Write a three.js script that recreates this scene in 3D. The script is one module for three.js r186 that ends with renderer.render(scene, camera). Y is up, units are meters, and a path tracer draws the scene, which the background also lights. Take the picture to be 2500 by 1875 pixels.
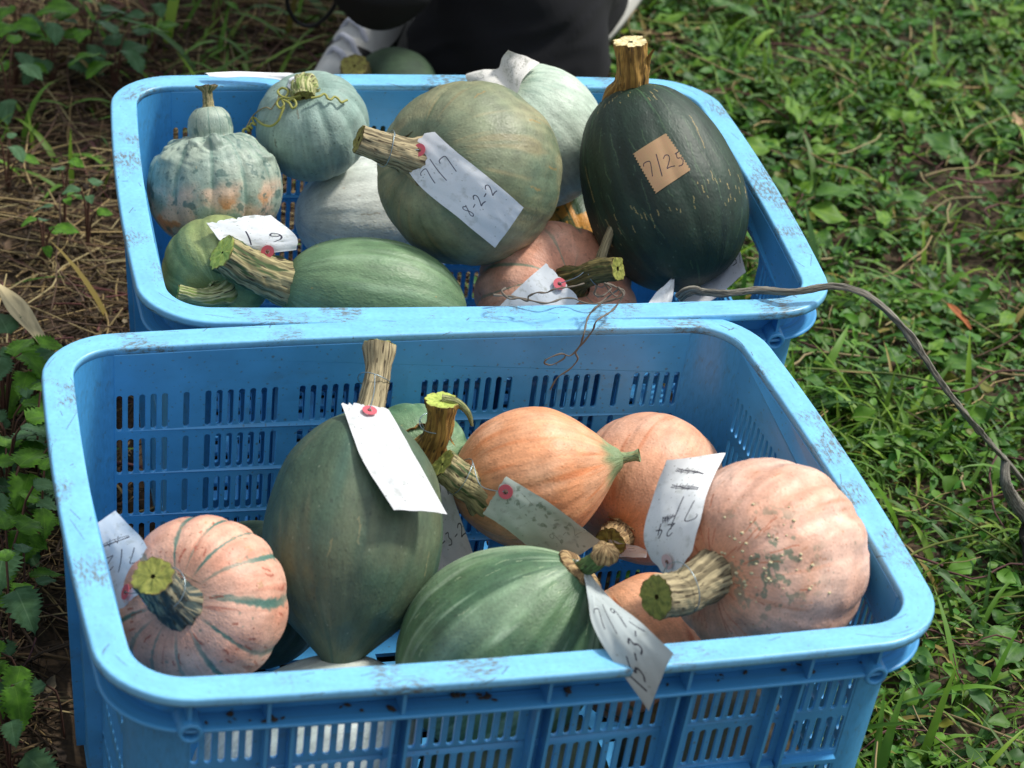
import * as THREE from 'three';
import { mergeGeometries, mergeVertices } from 'three/addons/utils/BufferGeometryUtils.js';
import { MarchingCubes } from 'three/addons/objects/MarchingCubes.js';

// ---------------------------------------------------------------- camera, sky, sun, exposure
const scene = new THREE.Scene();
const camera = new THREE.PerspectiveCamera(18.64, 4 / 3, 0.05, 200);
camera.position.set(0, 1.3516, 0);
camera.rotation.order = 'YXZ';
camera.rotation.set(-0.57022, 0, 0.12559);
camera.focus = 2.05;
camera.userData.fStop = 9;

const SUN = new THREE.Vector3(0.50, 0.82, -0.29).normalize();
{ // hazy white sky, a little bluer away from the sun; air and thin cloud only
  const W = 256, H = 128, d = new Float32Array(W * H * 4), v = new THREE.Vector3();
  for (let j = 0; j < H; j++) for (let i = 0; i < W; i++) {
    const th = (1 - (j + 0.5) / H) * Math.PI, ph = ((i + 0.5) / W - 0.5) * 2 * Math.PI;
    v.set(Math.sin(th) * Math.cos(ph), Math.cos(th), Math.sin(th) * Math.sin(ph));
    const up = Math.max(0, v.y), g = Math.max(0, v.dot(SUN));
    const c = 0.5 + 0.5 * Math.sin(v.x * 5 + 2 * Math.sin(v.z * 4)) * Math.cos(v.z * 6 + v.y * 3);
    const l = 0.29 + 0.27 * up + 1.15 * Math.pow(g, 3) + 0.07 * c;
    const k = (j * W + i) * 4, lo = v.y < 0 ? 0.35 : 1;
    d[k] = l * 0.91 * lo; d[k + 1] = l * 0.98 * lo; d[k + 2] = l * 1.08 * lo; d[k + 3] = 1;
  }
  const t = new THREE.DataTexture(d, W, H, THREE.RGBAFormat, THREE.FloatType);
  t.mapping = THREE.EquirectangularReflectionMapping; t.magFilter = THREE.LinearFilter; t.needsUpdate = true;
  scene.background = t; scene.environment = t; scene.backgroundIntensity = 1; scene.environmentIntensity = 1;
}
const sun = new THREE.DirectionalLight(new THREE.Color(1, 0.95, 0.86), 4.0);
sun.position.copy(SUN).multiplyScalar(8).add(new THREE.Vector3(0, 0, -2)); sun.target.position.set(0, 0, -2);
sun.castShadow = true; sun.shadow.radius = 13; sun.shadow.mapSize.set(2048, 2048);
Object.assign(sun.shadow.camera, { left: -2.5, right: 2.5, top: 2.5, bottom: -2.5, near: 0.5, far: 20 });
scene.add(sun, sun.target);
const renderer = new THREE.WebGLRenderer({ antialias: true });
renderer.setSize(1024, 768);
renderer.toneMapping = THREE.LinearToneMapping;
renderer.toneMappingExposure = 0.95;
renderer.shadowMap.enabled = true;

// ---------------------------------------------------------------- helpers
const V3 = (a, b, c) => (Array.isArray(a) ? new THREE.Vector3(a[0], a[1], a[2]) : new THREE.Vector3(a, b, c));
const clamp = (x, a = 0, b = 1) => Math.min(b, Math.max(a, x));
const lerp = (a, b, t) => a + (b - a) * t;
const sstep = (a, b, x) => { const t = clamp((x - a) / (b - a)); return t * t * (3 - 2 * t); };
function rng(s) { return () => { s = (s + 0x6d2b79f5) | 0; let t = Math.imul(s ^ (s >>> 15), 1 | s); t = (t + Math.imul(t ^ (t >>> 7), 61 | t)) ^ t; return ((t ^ (t >>> 14)) >>> 0) / 4294967296; }; }
const PERM = (() => { const r = rng(71), p = [...Array(256).keys()]; for (let i = 255; i > 0; i--) { const j = Math.floor(r() * (i + 1)); [p[i], p[j]] = [p[j], p[i]]; } return Uint8Array.from([...p, ...p]); })();
const G3 = (h, x, y, z) => { h &= 15; const u = h < 8 ? x : y, v = h < 4 ? y : h === 12 || h === 14 ? x : z; return ((h & 1) ? -u : u) + ((h & 2) ? -v : v); };
function pn(x, y, z) {
  const X0 = Math.floor(x), Y0 = Math.floor(y), Z0 = Math.floor(z); x -= X0; y -= Y0; z -= Z0;
  const X = X0 & 255, Y = Y0 & 255, Z = Z0 & 255, u = x * x * x * (x * (x * 6 - 15) + 10), v = y * y * y * (y * (y * 6 - 15) + 10), w = z * z * z * (z * (z * 6 - 15) + 10);
  const A = PERM[X] + Y, AA = PERM[A] + Z, AB = PERM[A + 1] + Z, B = PERM[X + 1] + Y, BA = PERM[B] + Z, BB = PERM[B + 1] + Z;
  return lerp(lerp(lerp(G3(PERM[AA], x, y, z), G3(PERM[BA], x - 1, y, z), u), lerp(G3(PERM[AB], x, y - 1, z), G3(PERM[BB], x - 1, y - 1, z), u), v),
    lerp(lerp(G3(PERM[AA + 1], x, y, z - 1), G3(PERM[BA + 1], x - 1, y, z - 1), u), lerp(G3(PERM[AB + 1], x, y - 1, z - 1), G3(PERM[BB + 1], x - 1, y - 1, z - 1), u), v), w);
}
const fbm = (x, y, z, o = 4) => { let s = 0, a = 0.5; for (let i = 0; i < o; i++) { s += a * pn(x, y, z); x = x * 2.03 + 7.1; y = y * 2.03 + 3.7; z = z * 2.03 + 1.3; a *= 0.5; } return s; };
function mesh(name, geo, mat, parent, label) {
  const m = new THREE.Mesh(geo, mat); m.name = name; m.castShadow = m.receiveShadow = true;
  if (label) m.userData.label = label;
  (parent || scene).add(m); return m;
}
const used = new Map();
const numbered = (n) => { const k = used.get(n) || 0; used.set(n, k + 1); return k ? n + '_' + String(k).padStart(3, '0') : n; };
function thing(name, label, category, pos, group) {
  const g = new THREE.Group(); g.name = numbered(name); if (pos) g.position.copy(pos);
  g.userData = { label, category }; if (group) g.userData.group = group;
  scene.add(g); return g;
}
function dataTex(W, H, fn, { srgb = true, repeat } = {}) {
  const d = new Uint8Array(W * H * 4), c = [0, 0, 0];
  for (let j = 0; j < H; j++) for (let i = 0; i < W; i++) { fn(i / W, (j + 0.5) / H, c); const k = (j * W + i) * 4; d[k] = clamp(c[0], 0, 255); d[k + 1] = clamp(c[1], 0, 255); d[k + 2] = clamp(c[2], 0, 255); d[k + 3] = 255; }
  return texOf(d, W, H, srgb, repeat);
}
function texOf(d, W, H, srgb = true) {
  const t = new THREE.DataTexture(d, W, H, THREE.RGBAFormat); if (srgb) t.colorSpace = THREE.SRGBColorSpace;
  t.wrapS = t.wrapT = THREE.RepeatWrapping; t.magFilter = THREE.LinearFilter; t.minFilter = THREE.LinearFilter; t.needsUpdate = true; return t;
}
const std = (o) => new THREE.MeshStandardMaterial({ side: THREE.DoubleSide, ...o });
const srgb = (r, g, b) => new THREE.Color().setRGB(r / 255, g / 255, b / 255, THREE.SRGBColorSpace);
// grid surface from a function f(i/nu, j/nv) -> Vector3
function gridGeo(nu, nv, f, uvf) {
  const P = [], U = [], I = [];
  for (let j = 0; j <= nv; j++) for (let i = 0; i <= nu; i++) { const p = f(i / nu, j / nv); P.push(p.x, p.y, p.z); const q = uvf ? uvf(i / nu, j / nv) : [i / nu, j / nv]; U.push(q[0], q[1]); }
  for (let j = 0; j < nv; j++) for (let i = 0; i < nu; i++) { const a = j * (nu + 1) + i, b = a + 1, c = a + nu + 1, d = c + 1; I.push(a, b, d, a, d, c); }
  const g = new THREE.BufferGeometry(); g.setAttribute('position', new THREE.Float32BufferAttribute(P, 3)); g.setAttribute('uv', new THREE.Float32BufferAttribute(U, 2)); g.setIndex(I); g.computeVertexNormals(); return g;
}
// weld the normals of the first and last column of a closed grid
function weldSeam(g, nu, nv) {
  const n = g.attributes.normal, a = new THREE.Vector3(), b = new THREE.Vector3();
  for (let j = 0; j <= nv; j++) { const i = j * (nu + 1), k = i + nu; a.fromBufferAttribute(n, i); b.fromBufferAttribute(n, k); a.add(b).normalize(); n.setXYZ(i, a.x, a.y, a.z); n.setXYZ(k, a.x, a.y, a.z); }
  return g;
}
// tube along points with a radius function, optional ridged section
function tubeGeo(pts, rad, { seg = 40, sides = 10, ridge = null, closed = false, tension = 0.5, vscale = 1 } = {}) {
  const curve = new THREE.CatmullRomCurve3(pts, closed, 'catmullrom', tension), fr = curve.computeFrenetFrames(seg, closed), p = new THREE.Vector3(), C = [];
  for (let j = 0; j <= seg; j++) C.push(curve.getPointAt(j / seg, new THREE.Vector3()));
  const g = gridGeo(sides, seg, (u, v) => {
    const j = Math.round(v * seg), a = u * 2 * Math.PI, r = (typeof rad === 'function' ? rad(v) : rad) * (ridge ? ridge(a, v) : 1);
    return p.copy(C[j]).addScaledVector(fr.normals[j], Math.cos(a) * r).addScaledVector(fr.binormals[j], Math.sin(a) * r).clone();
  }, (u, v) => [u, v * vscale]);
  return weldSeam(g, sides, seg);
}
const place = (g, p) => g.translate(-p.x, -p.y, -p.z);

const SQ = {
  F1: {"c": [-0.2116, 0.235, -1.3844], "R": 0.0658, "L": 0.0552, "ax": [-0.2815, 0.5629, 0.7771], "end": [-0.2381, 0.3042, -1.3202]},
  F2: {"c": [-0.1101, 0.24, -1.4945], "R": 0.0709, "L": 0.0979, "ax": [-0.0263, 0.6045, -0.7962], "end": [-0.1115, 0.333, -1.6219]},
  F3: {"c": [-0.0755, 0.22, -1.6224], "R": 0.0508, "L": 0.0508, "ax": [0.3095, 0.7122, 0.63], "end": [-0.0548, 0.3059, -1.5928]},
  F4: {"c": [0.0264, 0.24, -1.5956], "R": 0.0584, "L": 0.0701, "ax": [-0.9449, -0.2533, 0.2076], "end": [-0.048, 0.2678, -1.5573]},
  F5: {"c": [0.129, 0.195, -1.6649], "R": 0.0665, "L": 0.0652, "ax": [-0.3864, -0.2495, 0.8879], "end": [0.0985, 0.1873, -1.5898]},
  F6: {"c": [0.2094, 0.295, -1.4454], "R": 0.0785, "L": 0.0746, "ax": [-0.6759, 0.1971, 0.7102], "end": [0.1237, 0.314, -1.3573]},
  F7: {"c": [0.0198, 0.2, -1.4207], "R": 0.0773, "L": 0.0889, "ax": [0.5969, 0.7546, -0.2727], "end": [0.0857, 0.2911, -1.4323]},
  F8: {"c": [0.1318, 0.15, -1.5014], "R": 0.0643, "L": 0.0611, "ax": [-0.5916, 0.628, -0.5056]},
  F9: {"c": [-0.1235, 0.103, -1.3731], "R": 0.071, "L": 0.0979, "ax": [0.7652, 0.4794, -0.4298]},
  F10: {"c": [-0.192, 0.115, -1.5515], "R": 0.0625, "L": 0.0625, "ax": [0.0938, 0.7982, -0.5951]},
  B1: {"c": [-0.3059, 0.265, -1.9708], "R": 0.0649, "L": 0.0558, "ax": [-0.1893, 0.886, -0.4232], "end": [-0.3196, 0.3668, -1.9652]},
  B2: {"c": [-0.2266, 0.3, -2.061], "R": 0.056, "L": 0.0516, "ax": [-0.2063, 0.9599, 0.1897], "end": [-0.2342, 0.3429, -2.0326]},
  B3: {"c": [-0.15, 0.2, -2.0801], "R": 0.062, "L": 0.0929, "ax": [-0.9111, 0.0624, 0.4075]},
  B4: {"c": [-0.0644, 0.32, -1.9647], "R": 0.0875, "L": 0.0849, "ax": [-0.5932, 0.4582, 0.6619], "end": [-0.1659, 0.376, -1.8979]},
  B5: {"c": [-0.0062, 0.295, -2.1093], "R": 0.0696, "L": 0.0731, "ax": [-0.5836, 0.7979, 0.1512], "end": [-0.0632, 0.365, -2.0907]},
  B6: {"c": [0.1185, 0.31, -2.0047], "R": 0.0766, "L": 0.1026, "ax": [-0.4573, 0.6974, -0.5517], "end": [0.0709, 0.4357, -2.0516]},
  B7: {"c": [0.0355, 0.18, -2.1285], "R": 0.0537, "L": 0.0591, "ax": [-0.3976, 0.0248, -0.9172]},
  B8: {"c": [0.0317, 0.205, -1.9432], "R": 0.0803, "L": 0.0578, "ax": [0.2753, 0.8081, 0.5207], "end": [0.0842, 0.2789, -1.8926]},
  B9: {"c": [-0.1353, 0.235, -1.8529], "R": 0.0578, "L": 0.0866, "ax": [-0.9689, 0.1774, 0.1723], "end": [-0.2736, 0.2862, -1.8186]},
  B10: {"c": [-0.2838, 0.24, -1.8628], "R": 0.0515, "L": 0.0489, "ax": [0.2375, 0.0426, 0.9704], "end": [-0.3092, 0.2483, -1.8015]},
  F11: {"c": [0.0419, 0.085, -1.3779], "R": 0.0784, "L": 0.0823, "ax": [-0.1243, 0.7668, -0.6297]},
  F12: {"c": [0.1947, 0.085, -1.4408], "R": 0.0769, "L": 0.0769, "ax": [-0.1161, 0.7759, -0.6201]},
  G1: {"c": [-0.1919, 0.06, -2.642], "R": 0.0607, "L": 0.0546, "ax": [-0.7741, 0.4367, 0.4584], "end": [-0.2404, 0.1109, -2.6056]}
};
const TAG = {
  F2: [[[-0.1338, 0.3209, -1.5502], [-0.0955, 0.3181, -1.551]], [[-0.1085, 0.3194, -1.4805], [-0.0686, 0.3104, -1.5026]], [[-0.0771, 0.3024, -1.4372], [-0.0365, 0.2923, -1.4557]]],
  F4: [[[-0.0103, 0.2452, -1.529], [0.004, 0.2775, -1.5396]], [[0.0146, 0.2339, -1.523], [0.0409, 0.2633, -1.5296]], [[0.0505, 0.1917, -1.5396], [0.0883, 0.2122, -1.5579]]],
  F6: [[[0.1472, 0.3102, -1.3979], [0.128, 0.28, -1.4317]], [[0.1515, 0.3418, -1.4172], [0.1136, 0.3098, -1.432]], [[0.156, 0.3531, -1.444], [0.1161, 0.3438, -1.4425]], [[0.1686, 0.3581, -1.4903], [0.1216, 0.3735, -1.4487]]],
  F7: [[[0.0685, 0.2707, -1.4505], [0.065, 0.2748, -1.4455]], [[0.076, 0.2729, -1.4031], [0.0877, 0.2636, -1.4232]], [[0.0856, 0.3169, -1.2925], [0.1111, 0.3329, -1.3012]], [[0.1254, 0.2814, -1.2691], [0.1351, 0.3321, -1.2724]]],
  F1: [[[-0.2529, 0.2637, -1.3475], [-0.2772, 0.2177, -1.3675]], [[-0.2519, 0.2793, -1.3783], [-0.2953, 0.2414, -1.3847]], [[-0.2859, 0.2825, -1.421], [-0.309, 0.2649, -1.4061]]],
  F3: [[[-0.0682, 0.2438, -1.5896], [-0.0527, 0.2474, -1.598]], [[-0.0568, 0.2047, -1.5671], [-0.0334, 0.2222, -1.5677]], [[-0.0414, 0.162, -1.5468], [-0.0129, 0.1739, -1.5628]]],
  F5: [[[0.086, 0.1842, -1.5991], [0.0883, 0.1582, -1.6042]], [[0.1067, 0.1915, -1.5858], [0.1094, 0.1687, -1.596]], [[0.1302, 0.1855, -1.587], [0.1304, 0.1783, -1.5875]]],
  B4: [[[-0.1244, 0.3549, -1.9025], [-0.1054, 0.3873, -1.919]], [[-0.1069, 0.3417, -1.8884], [-0.0746, 0.3763, -1.8948]], [[-0.0676, 0.3218, -1.8733], [-0.0402, 0.3582, -1.8842]], [[-0.0309, 0.2928, -1.8779], [-0.0093, 0.3335, -1.8867]]],
  B9: [[[-0.2108, 0.2794, -1.8511], [-0.2591, 0.2756, -1.8352]], [[-0.2112, 0.2888, -1.8561], [-0.2761, 0.2875, -1.8329]], [[-0.2404, 0.3041, -1.869], [-0.2937, 0.2985, -1.846]]],
  B8: [[[0.0177, 0.2641, -1.9121], [0.0542, 0.2425, -1.8872]], [[-0.0015, 0.2515, -1.8906], [0.0327, 0.2294, -1.8698]], [[-0.0203, 0.232, -1.8779], [0.0137, 0.2093, -1.8607]]],
  B6: [[[0.1533, 0.22, -1.9149], [0.1413, 0.22, -2.0006]], [[0.1844, 0.235, -1.9408], [0.1711, 0.235, -2.0189]], [[0.2101, 0.25, -1.9677], [0.202, 0.25, -2.0357]]],
  B3: [[[0.1134, 0.24, -1.8906], [0.1353, 0.24, -1.8858]], [[0.1248, 0.25, -1.9092], [0.139, 0.25, -1.8998]], [[0.1378, 0.26, -1.9215], [0.1395, 0.26, -1.9237]]],
  B5: [[[-0.0744, 0.3275, -2.1152], [-0.0849, 0.3462, -2.1243]], [[-0.0563, 0.3466, -2.0839], [-0.0693, 0.3517, -2.1259]], [[-0.0333, 0.3561, -2.0674], [-0.0521, 0.3566, -2.1249]], [[-0.0266, 0.3691, -2.0819], [-0.0501, 0.3674, -2.1272]], [[-0.0124, 0.3735, -2.1123], [-0.045, 0.3806, -2.1198]]],
  B2: [[[-0.2388, 0.3568, -2.05], [-0.2445, 0.3503, -2.0296]], [[-0.2656, 0.325, -2.1185], [-0.2734, 0.325, -2.1032]], [[-0.3037, 0.32, -2.1191], [-0.3042, 0.32, -2.108]], [[-0.3438, 0.318, -2.1093], [-0.3372, 0.318, -2.1036]]]
};
const CORD = {
  vine: [[0.14, 0.295, -1.828], [0.1478, 0.305, -1.8245], [0.1611, 0.3, -1.833], [0.1813, 0.305, -1.8262], [0.2089, 0.315, -1.8218], [0.2367, 0.322, -1.8143], [0.2697, 0.326, -1.8256], [0.2949, 0.325, -1.8254], [0.3175, 0.315, -1.8233], [0.3441, 0.295, -1.8193], [0.3692, 0.265, -1.821], [0.3998, 0.225, -1.834], [0.4336, 0.18, -1.8613], [0.4684, 0.135, -1.89], [0.4929, 0.105, -1.9088], [0.5208, 0.07, -1.9235], [0.5438, 0.04, -1.9227]],
  vine2: [[0.4841, 0.115, -1.9028], [0.4859, 0.1, -1.8891], [0.5005, 0.075, -1.8962], [0.5245, 0.05, -1.897]],
  dry1: [[-0.026, 0.32, -1.7467], [-0.0079, 0.316, -1.7548], [0.0085, 0.316, -1.7517], [0.0187, 0.316, -1.7502], [0.0266, 0.316, -1.7546], [0.0344, 0.316, -1.7621], [0.0444, 0.316, -1.7646], [0.0536, 0.316, -1.7596], [0.0649, 0.316, -1.7609], [0.0735, 0.316, -1.7742], [0.0813, 0.33, -1.766]],
  dry2: [[-0.0159, 0.33, -1.7441], [-0.0187, 0.33, -1.737], [-0.0116, 0.325, -1.7354], [-0.0037, 0.325, -1.7382], [0.0045, 0.325, -1.7355], [0.0048, 0.33, -1.735], [0.0115, 0.335, -1.7344], [0.0194, 0.335, -1.7364], [0.0268, 0.34, -1.7361], [0.0424, 0.34, -1.7447], [0.051, 0.34, -1.7517]],
  dry3: [[0.0808, 0.335, -1.7613], [0.0857, 0.33, -1.7551], [0.0686, 0.322, -1.7524], [0.0584, 0.318, -1.7354], [0.0555, 0.3192, -1.705], [0.0534, 0.302, -1.7095], [0.0466, 0.293, -1.7072], [0.0385, 0.2954, -1.7044], [0.0283, 0.2914, -1.7009], [0.0253, 0.2869, -1.6999], [0.0318, 0.2845, -1.7022], [0.0407, 0.2896, -1.7052], [0.0426, 0.2933, -1.7058]],
  dry4: [[0.0702, 0.34, -1.7565], [0.0788, 0.335, -1.7608], [0.0867, 0.33, -1.7617], [0.0791, 0.32, -1.7481], [0.0651, 0.3307, -1.7082], [0.0626, 0.3174, -1.7127], [0.0568, 0.3065, -1.7107], [0.0509, 0.2965, -1.7087], [0.0534, 0.2888, -1.7095], [0.0482, 0.2796, -1.7077], [0.0381, 0.2708, -1.7043], [0.0332, 0.2587, -1.7026]],
  dry5: [[0.0622, 0.34, -1.7521], [0.0615, 0.33, -1.753], [0.0673, 0.335, -1.742], [0.0744, 0.34, -1.7496], [0.0678, 0.345, -1.7473], [0.0796, 0.33, -1.7536], [0.0849, 0.335, -1.7583]],
  leaf: [[0.5066, 0.07, -1.9204]],
  ten1: [[-0.2258, 0.3475, -2.0256], [-0.2183, 0.3489, -2.0288], [-0.2148, 0.3501, -2.0325], [-0.2119, 0.3491, -2.0314], [-0.2102, 0.3475, -2.029], [-0.207, 0.3467, -2.0295], [-0.2046, 0.3479, -2.0339], [-0.2009, 0.3464, -2.034], [-0.1973, 0.3437, -2.0323], [-0.1943, 0.3436, -2.0365], [-0.1924, 0.3435, -2.0394]],
  ten2: [[-0.2362, 0.3479, -2.0289], [-0.247, 0.3435, -2.0278], [-0.2554, 0.3416, -2.0334], [-0.2604, 0.3414, -2.0427], [-0.2564, 0.3448, -2.045], [-0.2499, 0.3464, -2.0373], [-0.2506, 0.3434, -2.031], [-0.2567, 0.3395, -2.0312], [-0.2587, 0.3358, -2.0279], [-0.2541, 0.3346, -2.0215], [-0.251, 0.3382, -2.0231], [-0.2537, 0.3402, -2.0286], [-0.2466, 0.3408, -2.0232], [-0.242, 0.3383, -2.0175], [-0.239, 0.3414, -2.0199], [-0.2427, 0.3441, -2.0257], [-0.2479, 0.3415, -2.0253]],
  ten3: [[-0.2506, 0.3371, -2.0215], [-0.2524, 0.3316, -2.017], [-0.255, 0.3245, -2.0135], [-0.2617, 0.3177, -2.0152], [-0.2716, 0.3134, -2.0252], [-0.2815, 0.3062, -2.0493], [-0.2847, 0.3068, -2.0492], [-0.2828, 0.303, -2.0472], [-0.2802, 0.3026, -2.0425], [-0.2849, 0.3021, -2.0464], [-0.2855, 0.2998, -2.0448], [-0.2829, 0.2976, -2.0438], [-0.2877, 0.2996, -2.0444], [-0.2877, 0.2965, -2.0425], [-0.2853, 0.2951, -2.042], [-0.29, 0.2972, -2.0426], [-0.2924, 0.2948, -2.0407], [-0.2894, 0.2926, -2.0398]],
  ten4: [[-0.2582, 0.3422, -2.0397], [-0.2586, 0.3384, -2.0318], [-0.2621, 0.3324, -2.0277], [-0.2641, 0.3296, -2.027], [-0.2696, 0.3275, -2.0338], [-0.2776, 0.3183, -2.0442], [-0.2848, 0.3076, -2.0497], [-0.2883, 0.3004, -2.0448], [-0.2914, 0.2944, -2.0406]]
};
const LABEL7 = [[0.0845, 0.3646, -1.9591], [0.1138, 0.384, -1.9738], [0.14, 0.3601, -1.9509], [0.1102, 0.3394, -1.9338]];
const NETTLES = [[-0.69, -2.748, 8, 0.045, 900, 1], [-0.629, -2.666, 7, 0.042, 907, 1], [-0.669, -2.64, 7, 0.042, 914, 1], [-0.59, -2.706, 8, 0.045, 921, 0], [-0.546, -2.663, 7, 0.042, 928, 0], [-0.653, -2.55, 6, 0.04, 935, 1], [-0.614, -2.386, 4, 0.028, 942, 0], [-0.501, -1.964, 8, 0.038, 949, 0], [-0.498, -1.913, 8, 0.04, 956, 0], [-0.468, -1.894, 7, 0.034, 963, 0], [-0.474, -1.835, 7, 0.04, 970, 0], [-0.443, -1.818, 7, 0.036, 977, 0], [-0.461, -1.775, 8, 0.04, 984, 0], [-0.431, -1.752, 8, 0.038, 991, 0], [-0.443, -1.712, 7, 0.038, 998, 0], [-0.411, -1.704, 6, 0.034, 1005, 0], [-0.424, -1.673, 7, 0.036, 1012, 0], [-0.418, -1.612, 7, 0.04, 1019, 0], [-0.398, -1.589, 5, 0.032, 1026, 0], [-0.4, -1.544, 8, 0.042, 1033, 0], [-0.379, -1.504, 7, 0.04, 1040, 0], [-0.38, -1.462, 6, 0.04, 1047, 0], [-0.337, -1.476, 5, 0.036, 1054, 0], [-0.317, -1.439, 5, 0.036, 1061, 0], [-0.369, -1.418, 5, 0.04, 1068, 0], [-0.45, -2.853, 4, 0.03, 1075, 0], [-0.526, -2.296, 5, 0.022, 1082, 0], [-0.492, -2.261, 5, 0.022, 1089, 0], [-0.52, -2.771, 5, 0.03, 1096, 0], [-0.531, -2.218, 5, 0.024, 1103, 0]];
const DRYLEAF = [[-0.4669, 0.055, -1.9688], [0.5947, 0.02, -2.9849], [0.6212, 0.02, -2.8765], [0.4841, 0.03, -2.3474]];
const DEADSHOOT = [[0.065, 0.2512, -1.9184], [0.068, 0.2673, -1.9264], [0.0731, 0.2864, -1.9386], [0.0786, 0.3025, -1.9489], [0.0803, 0.3142, -1.9564]];
const WART = [0.1991, 0.3379, -1.3835];
// ---------------------------------------------------------------- ground
const CR = { // the two crates: middle of the base, turn about y, tilt
  B: { p: V3(-0.0746, 0, -1.955), yaw: 0.27162, tx: 0, tz: 0 },
  F: { p: V3(-0.0238, 0.001, -1.477), yaw: 0.32985, tx: -0.0107, tz: 0.0161 },
};
function inCrate(x, z, m = 0) {
  for (const k of ['B', 'F']) { const c = CR[k], dx = x - c.p.x, dz = z - c.p.z, a = c.yaw, lx = dx * Math.cos(a) - dz * Math.sin(a), lz = dx * Math.sin(a) + dz * Math.cos(a); if (Math.abs(lx) < 0.29 + m && Math.abs(lz) < 0.212 + m) return true; }
  return false;
}
const gh = (x, z) => 0.012 * pn(x * 3.1, 0.3, z * 3.1) + 0.006 * pn(x * 11, 1.7, z * 11) + 0.003 * pn(x * 37, 2.2, z * 37) - 0.004;
const groundY = (x, z) => (inCrate(x, z, 0.03) ? Math.min(gh(x, z), -0.001) - 0.003 : gh(x, z));
{
  const g = gridGeo(260, 300, (u, v) => { const x = -1.7 + 3.4 * u, z = -4.6 + 4.4 * v; return V3(x, groundY(x, z), z); }, (u, v) => [u * 3.4, v * 4.4]);
  const outer = [];
  const quad = (x0, x1, z0, z1) => outer.push(gridGeo(2, 2, (u, v) => V3(lerp(x0, x1, u), -0.006, lerp(z0, z1, v)), (u, v) => [lerp(x0, x1, u), lerp(z0, z1, v)]));
  quad(-60, 60, -80, -4.6); quad(-60, 60, -0.2, 40); quad(-60, -1.7, -4.6, -0.2); quad(1.7, 60, -4.6, -0.2);
  const soil = dataTex(512, 512, (u, v, c) => {
    const a = u * 6.2832, b = v * 6.2832, x = Math.cos(a), y = Math.sin(a), z = Math.cos(b), w = Math.sin(b);
    const n = fbm(x * 1.6 + z * 1.3, y * 1.6 + w * 1.3, z * 1.1 - x, 5), f = pn(x * 14 + w * 9, y * 14 - z * 9, w * 13 + x * 5), s = pn(u * 190, v * 190, 3.3);
    const k = 1 + 0.55 * n + 0.28 * f + 0.22 * s;
    c[0] = 70 * k; c[1] = 56 * k; c[2] = 41 * k;
  });
  soil.repeat.set(2.2, 2.2);
  const bump = dataTex(256, 256, (u, v, c) => { const n = 128 + 120 * (fbm(u * 24, v * 24, 0.5, 4)); c[0] = c[1] = c[2] = n; }, { srgb: false }); bump.repeat.set(3, 3);
  const m = mesh('ground', mergeGeometries([g, ...outer]), std({ map: soil, roughness: 0.97, bumpMap: bump, bumpScale: 0.004 }));
  m.userData.kind = 'structure';
}

// ---------------------------------------------------------------- crates
const HX = 0.285, HZ = 0.2075, RI = 0.034, TOP = 0.31;      // inner half width, half depth, inner corner radius, rim height
function rrPath(n = 10) { // inner edge of the rim, anticlockwise seen from above, with outward normals and length
  const out = []; let len = 0;
  const cs = [[HX - RI, HZ - RI, 0], [-(HX - RI), HZ - RI, 1], [-(HX - RI), -(HZ - RI), 2], [HX - RI, -(HZ - RI), 3]];
  const add = (x, z, nx, nz) => { const l = out[out.length - 1]; if (l) len += Math.hypot(x - l.x, z - l.z); out.push({ x, z, nx, nz, len }); };
  cs.forEach(([cx, cz, q], k) => {
    for (let i = 0; i <= n; i++) { const a = (q + i / n) * Math.PI / 2; add(cx + RI * Math.cos(a), cz + RI * Math.sin(a), Math.cos(a), Math.sin(a)); }
    const nx = cs[(k + 1) % 4], a = (q + 1) * Math.PI / 2, c = Math.cos(a), s = Math.sin(a), x0 = cx + RI * c, z0 = cz + RI * s, x1 = nx[0] + RI * c, z1 = nx[1] + RI * s;
    for (let i = 1; i < 24; i++) add(lerp(x0, x1, i / 24), lerp(z0, z1, i / 24), c, s);
  });
  const f = out[0]; add(f.x, f.z, f.nx, f.nz);
  return out;
}
const PATH = rrPath();
function warp(g, amt = 1) { // soft plastic: sides draw in toward the base and bulge a little
  const p = g.attributes.position;
  for (let i = 0; i < p.count; i++) {
    let x = p.getX(i), y = p.getY(i), z = p.getZ(i);
    const k = 1 - 0.035 * (TOP - y) / TOP, bx = 0.007 * (1 - (z / 0.21) ** 2) * clamp(x / HX, -1.1, 1.1), bz = 0.0035 * (1 - (x / 0.29) ** 2) * clamp(z / HZ, -1.1, 1.1);
    x = x * k + bx * amt; z = z * (1 - 0.045 * (TOP - y) / TOP) + bz * amt;
    y += 0.0022 * amt * (1 - (x / 0.29) ** 2) * Math.sign(z) * -1 * sstep(0.15, 0.3, Math.abs(y)) * (Math.abs(z) > 0.19 ? 1 : 0);
    p.setXYZ(i, x, y, z);
  }
  g.computeVertexNormals(); return g;
}
function sweep(profile) {
  const n = PATH.length - 1, m = profile.length - 1; let vl = [0]; for (let i = 1; i <= m; i++) vl.push(vl[i - 1] + Math.hypot(profile[i][0] - profile[i - 1][0], profile[i][1] - profile[i - 1][1]));
  const geos = [];
  for (let k = 0; k < m; k++) geos.push(gridGeo(n, 1, (u, v) => { const q = PATH[Math.round(u * n)], s = profile[v > 0.5 ? k : k + 1]; return V3(q.x + q.nx * s[0], s[1], q.z + q.nz * s[0]); },
    (u, v) => [PATH[Math.round(u * n)].len / PATH[n].len, vl[v > 0.5 ? k : k + 1] * 14]));
  return geos;
}
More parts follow.
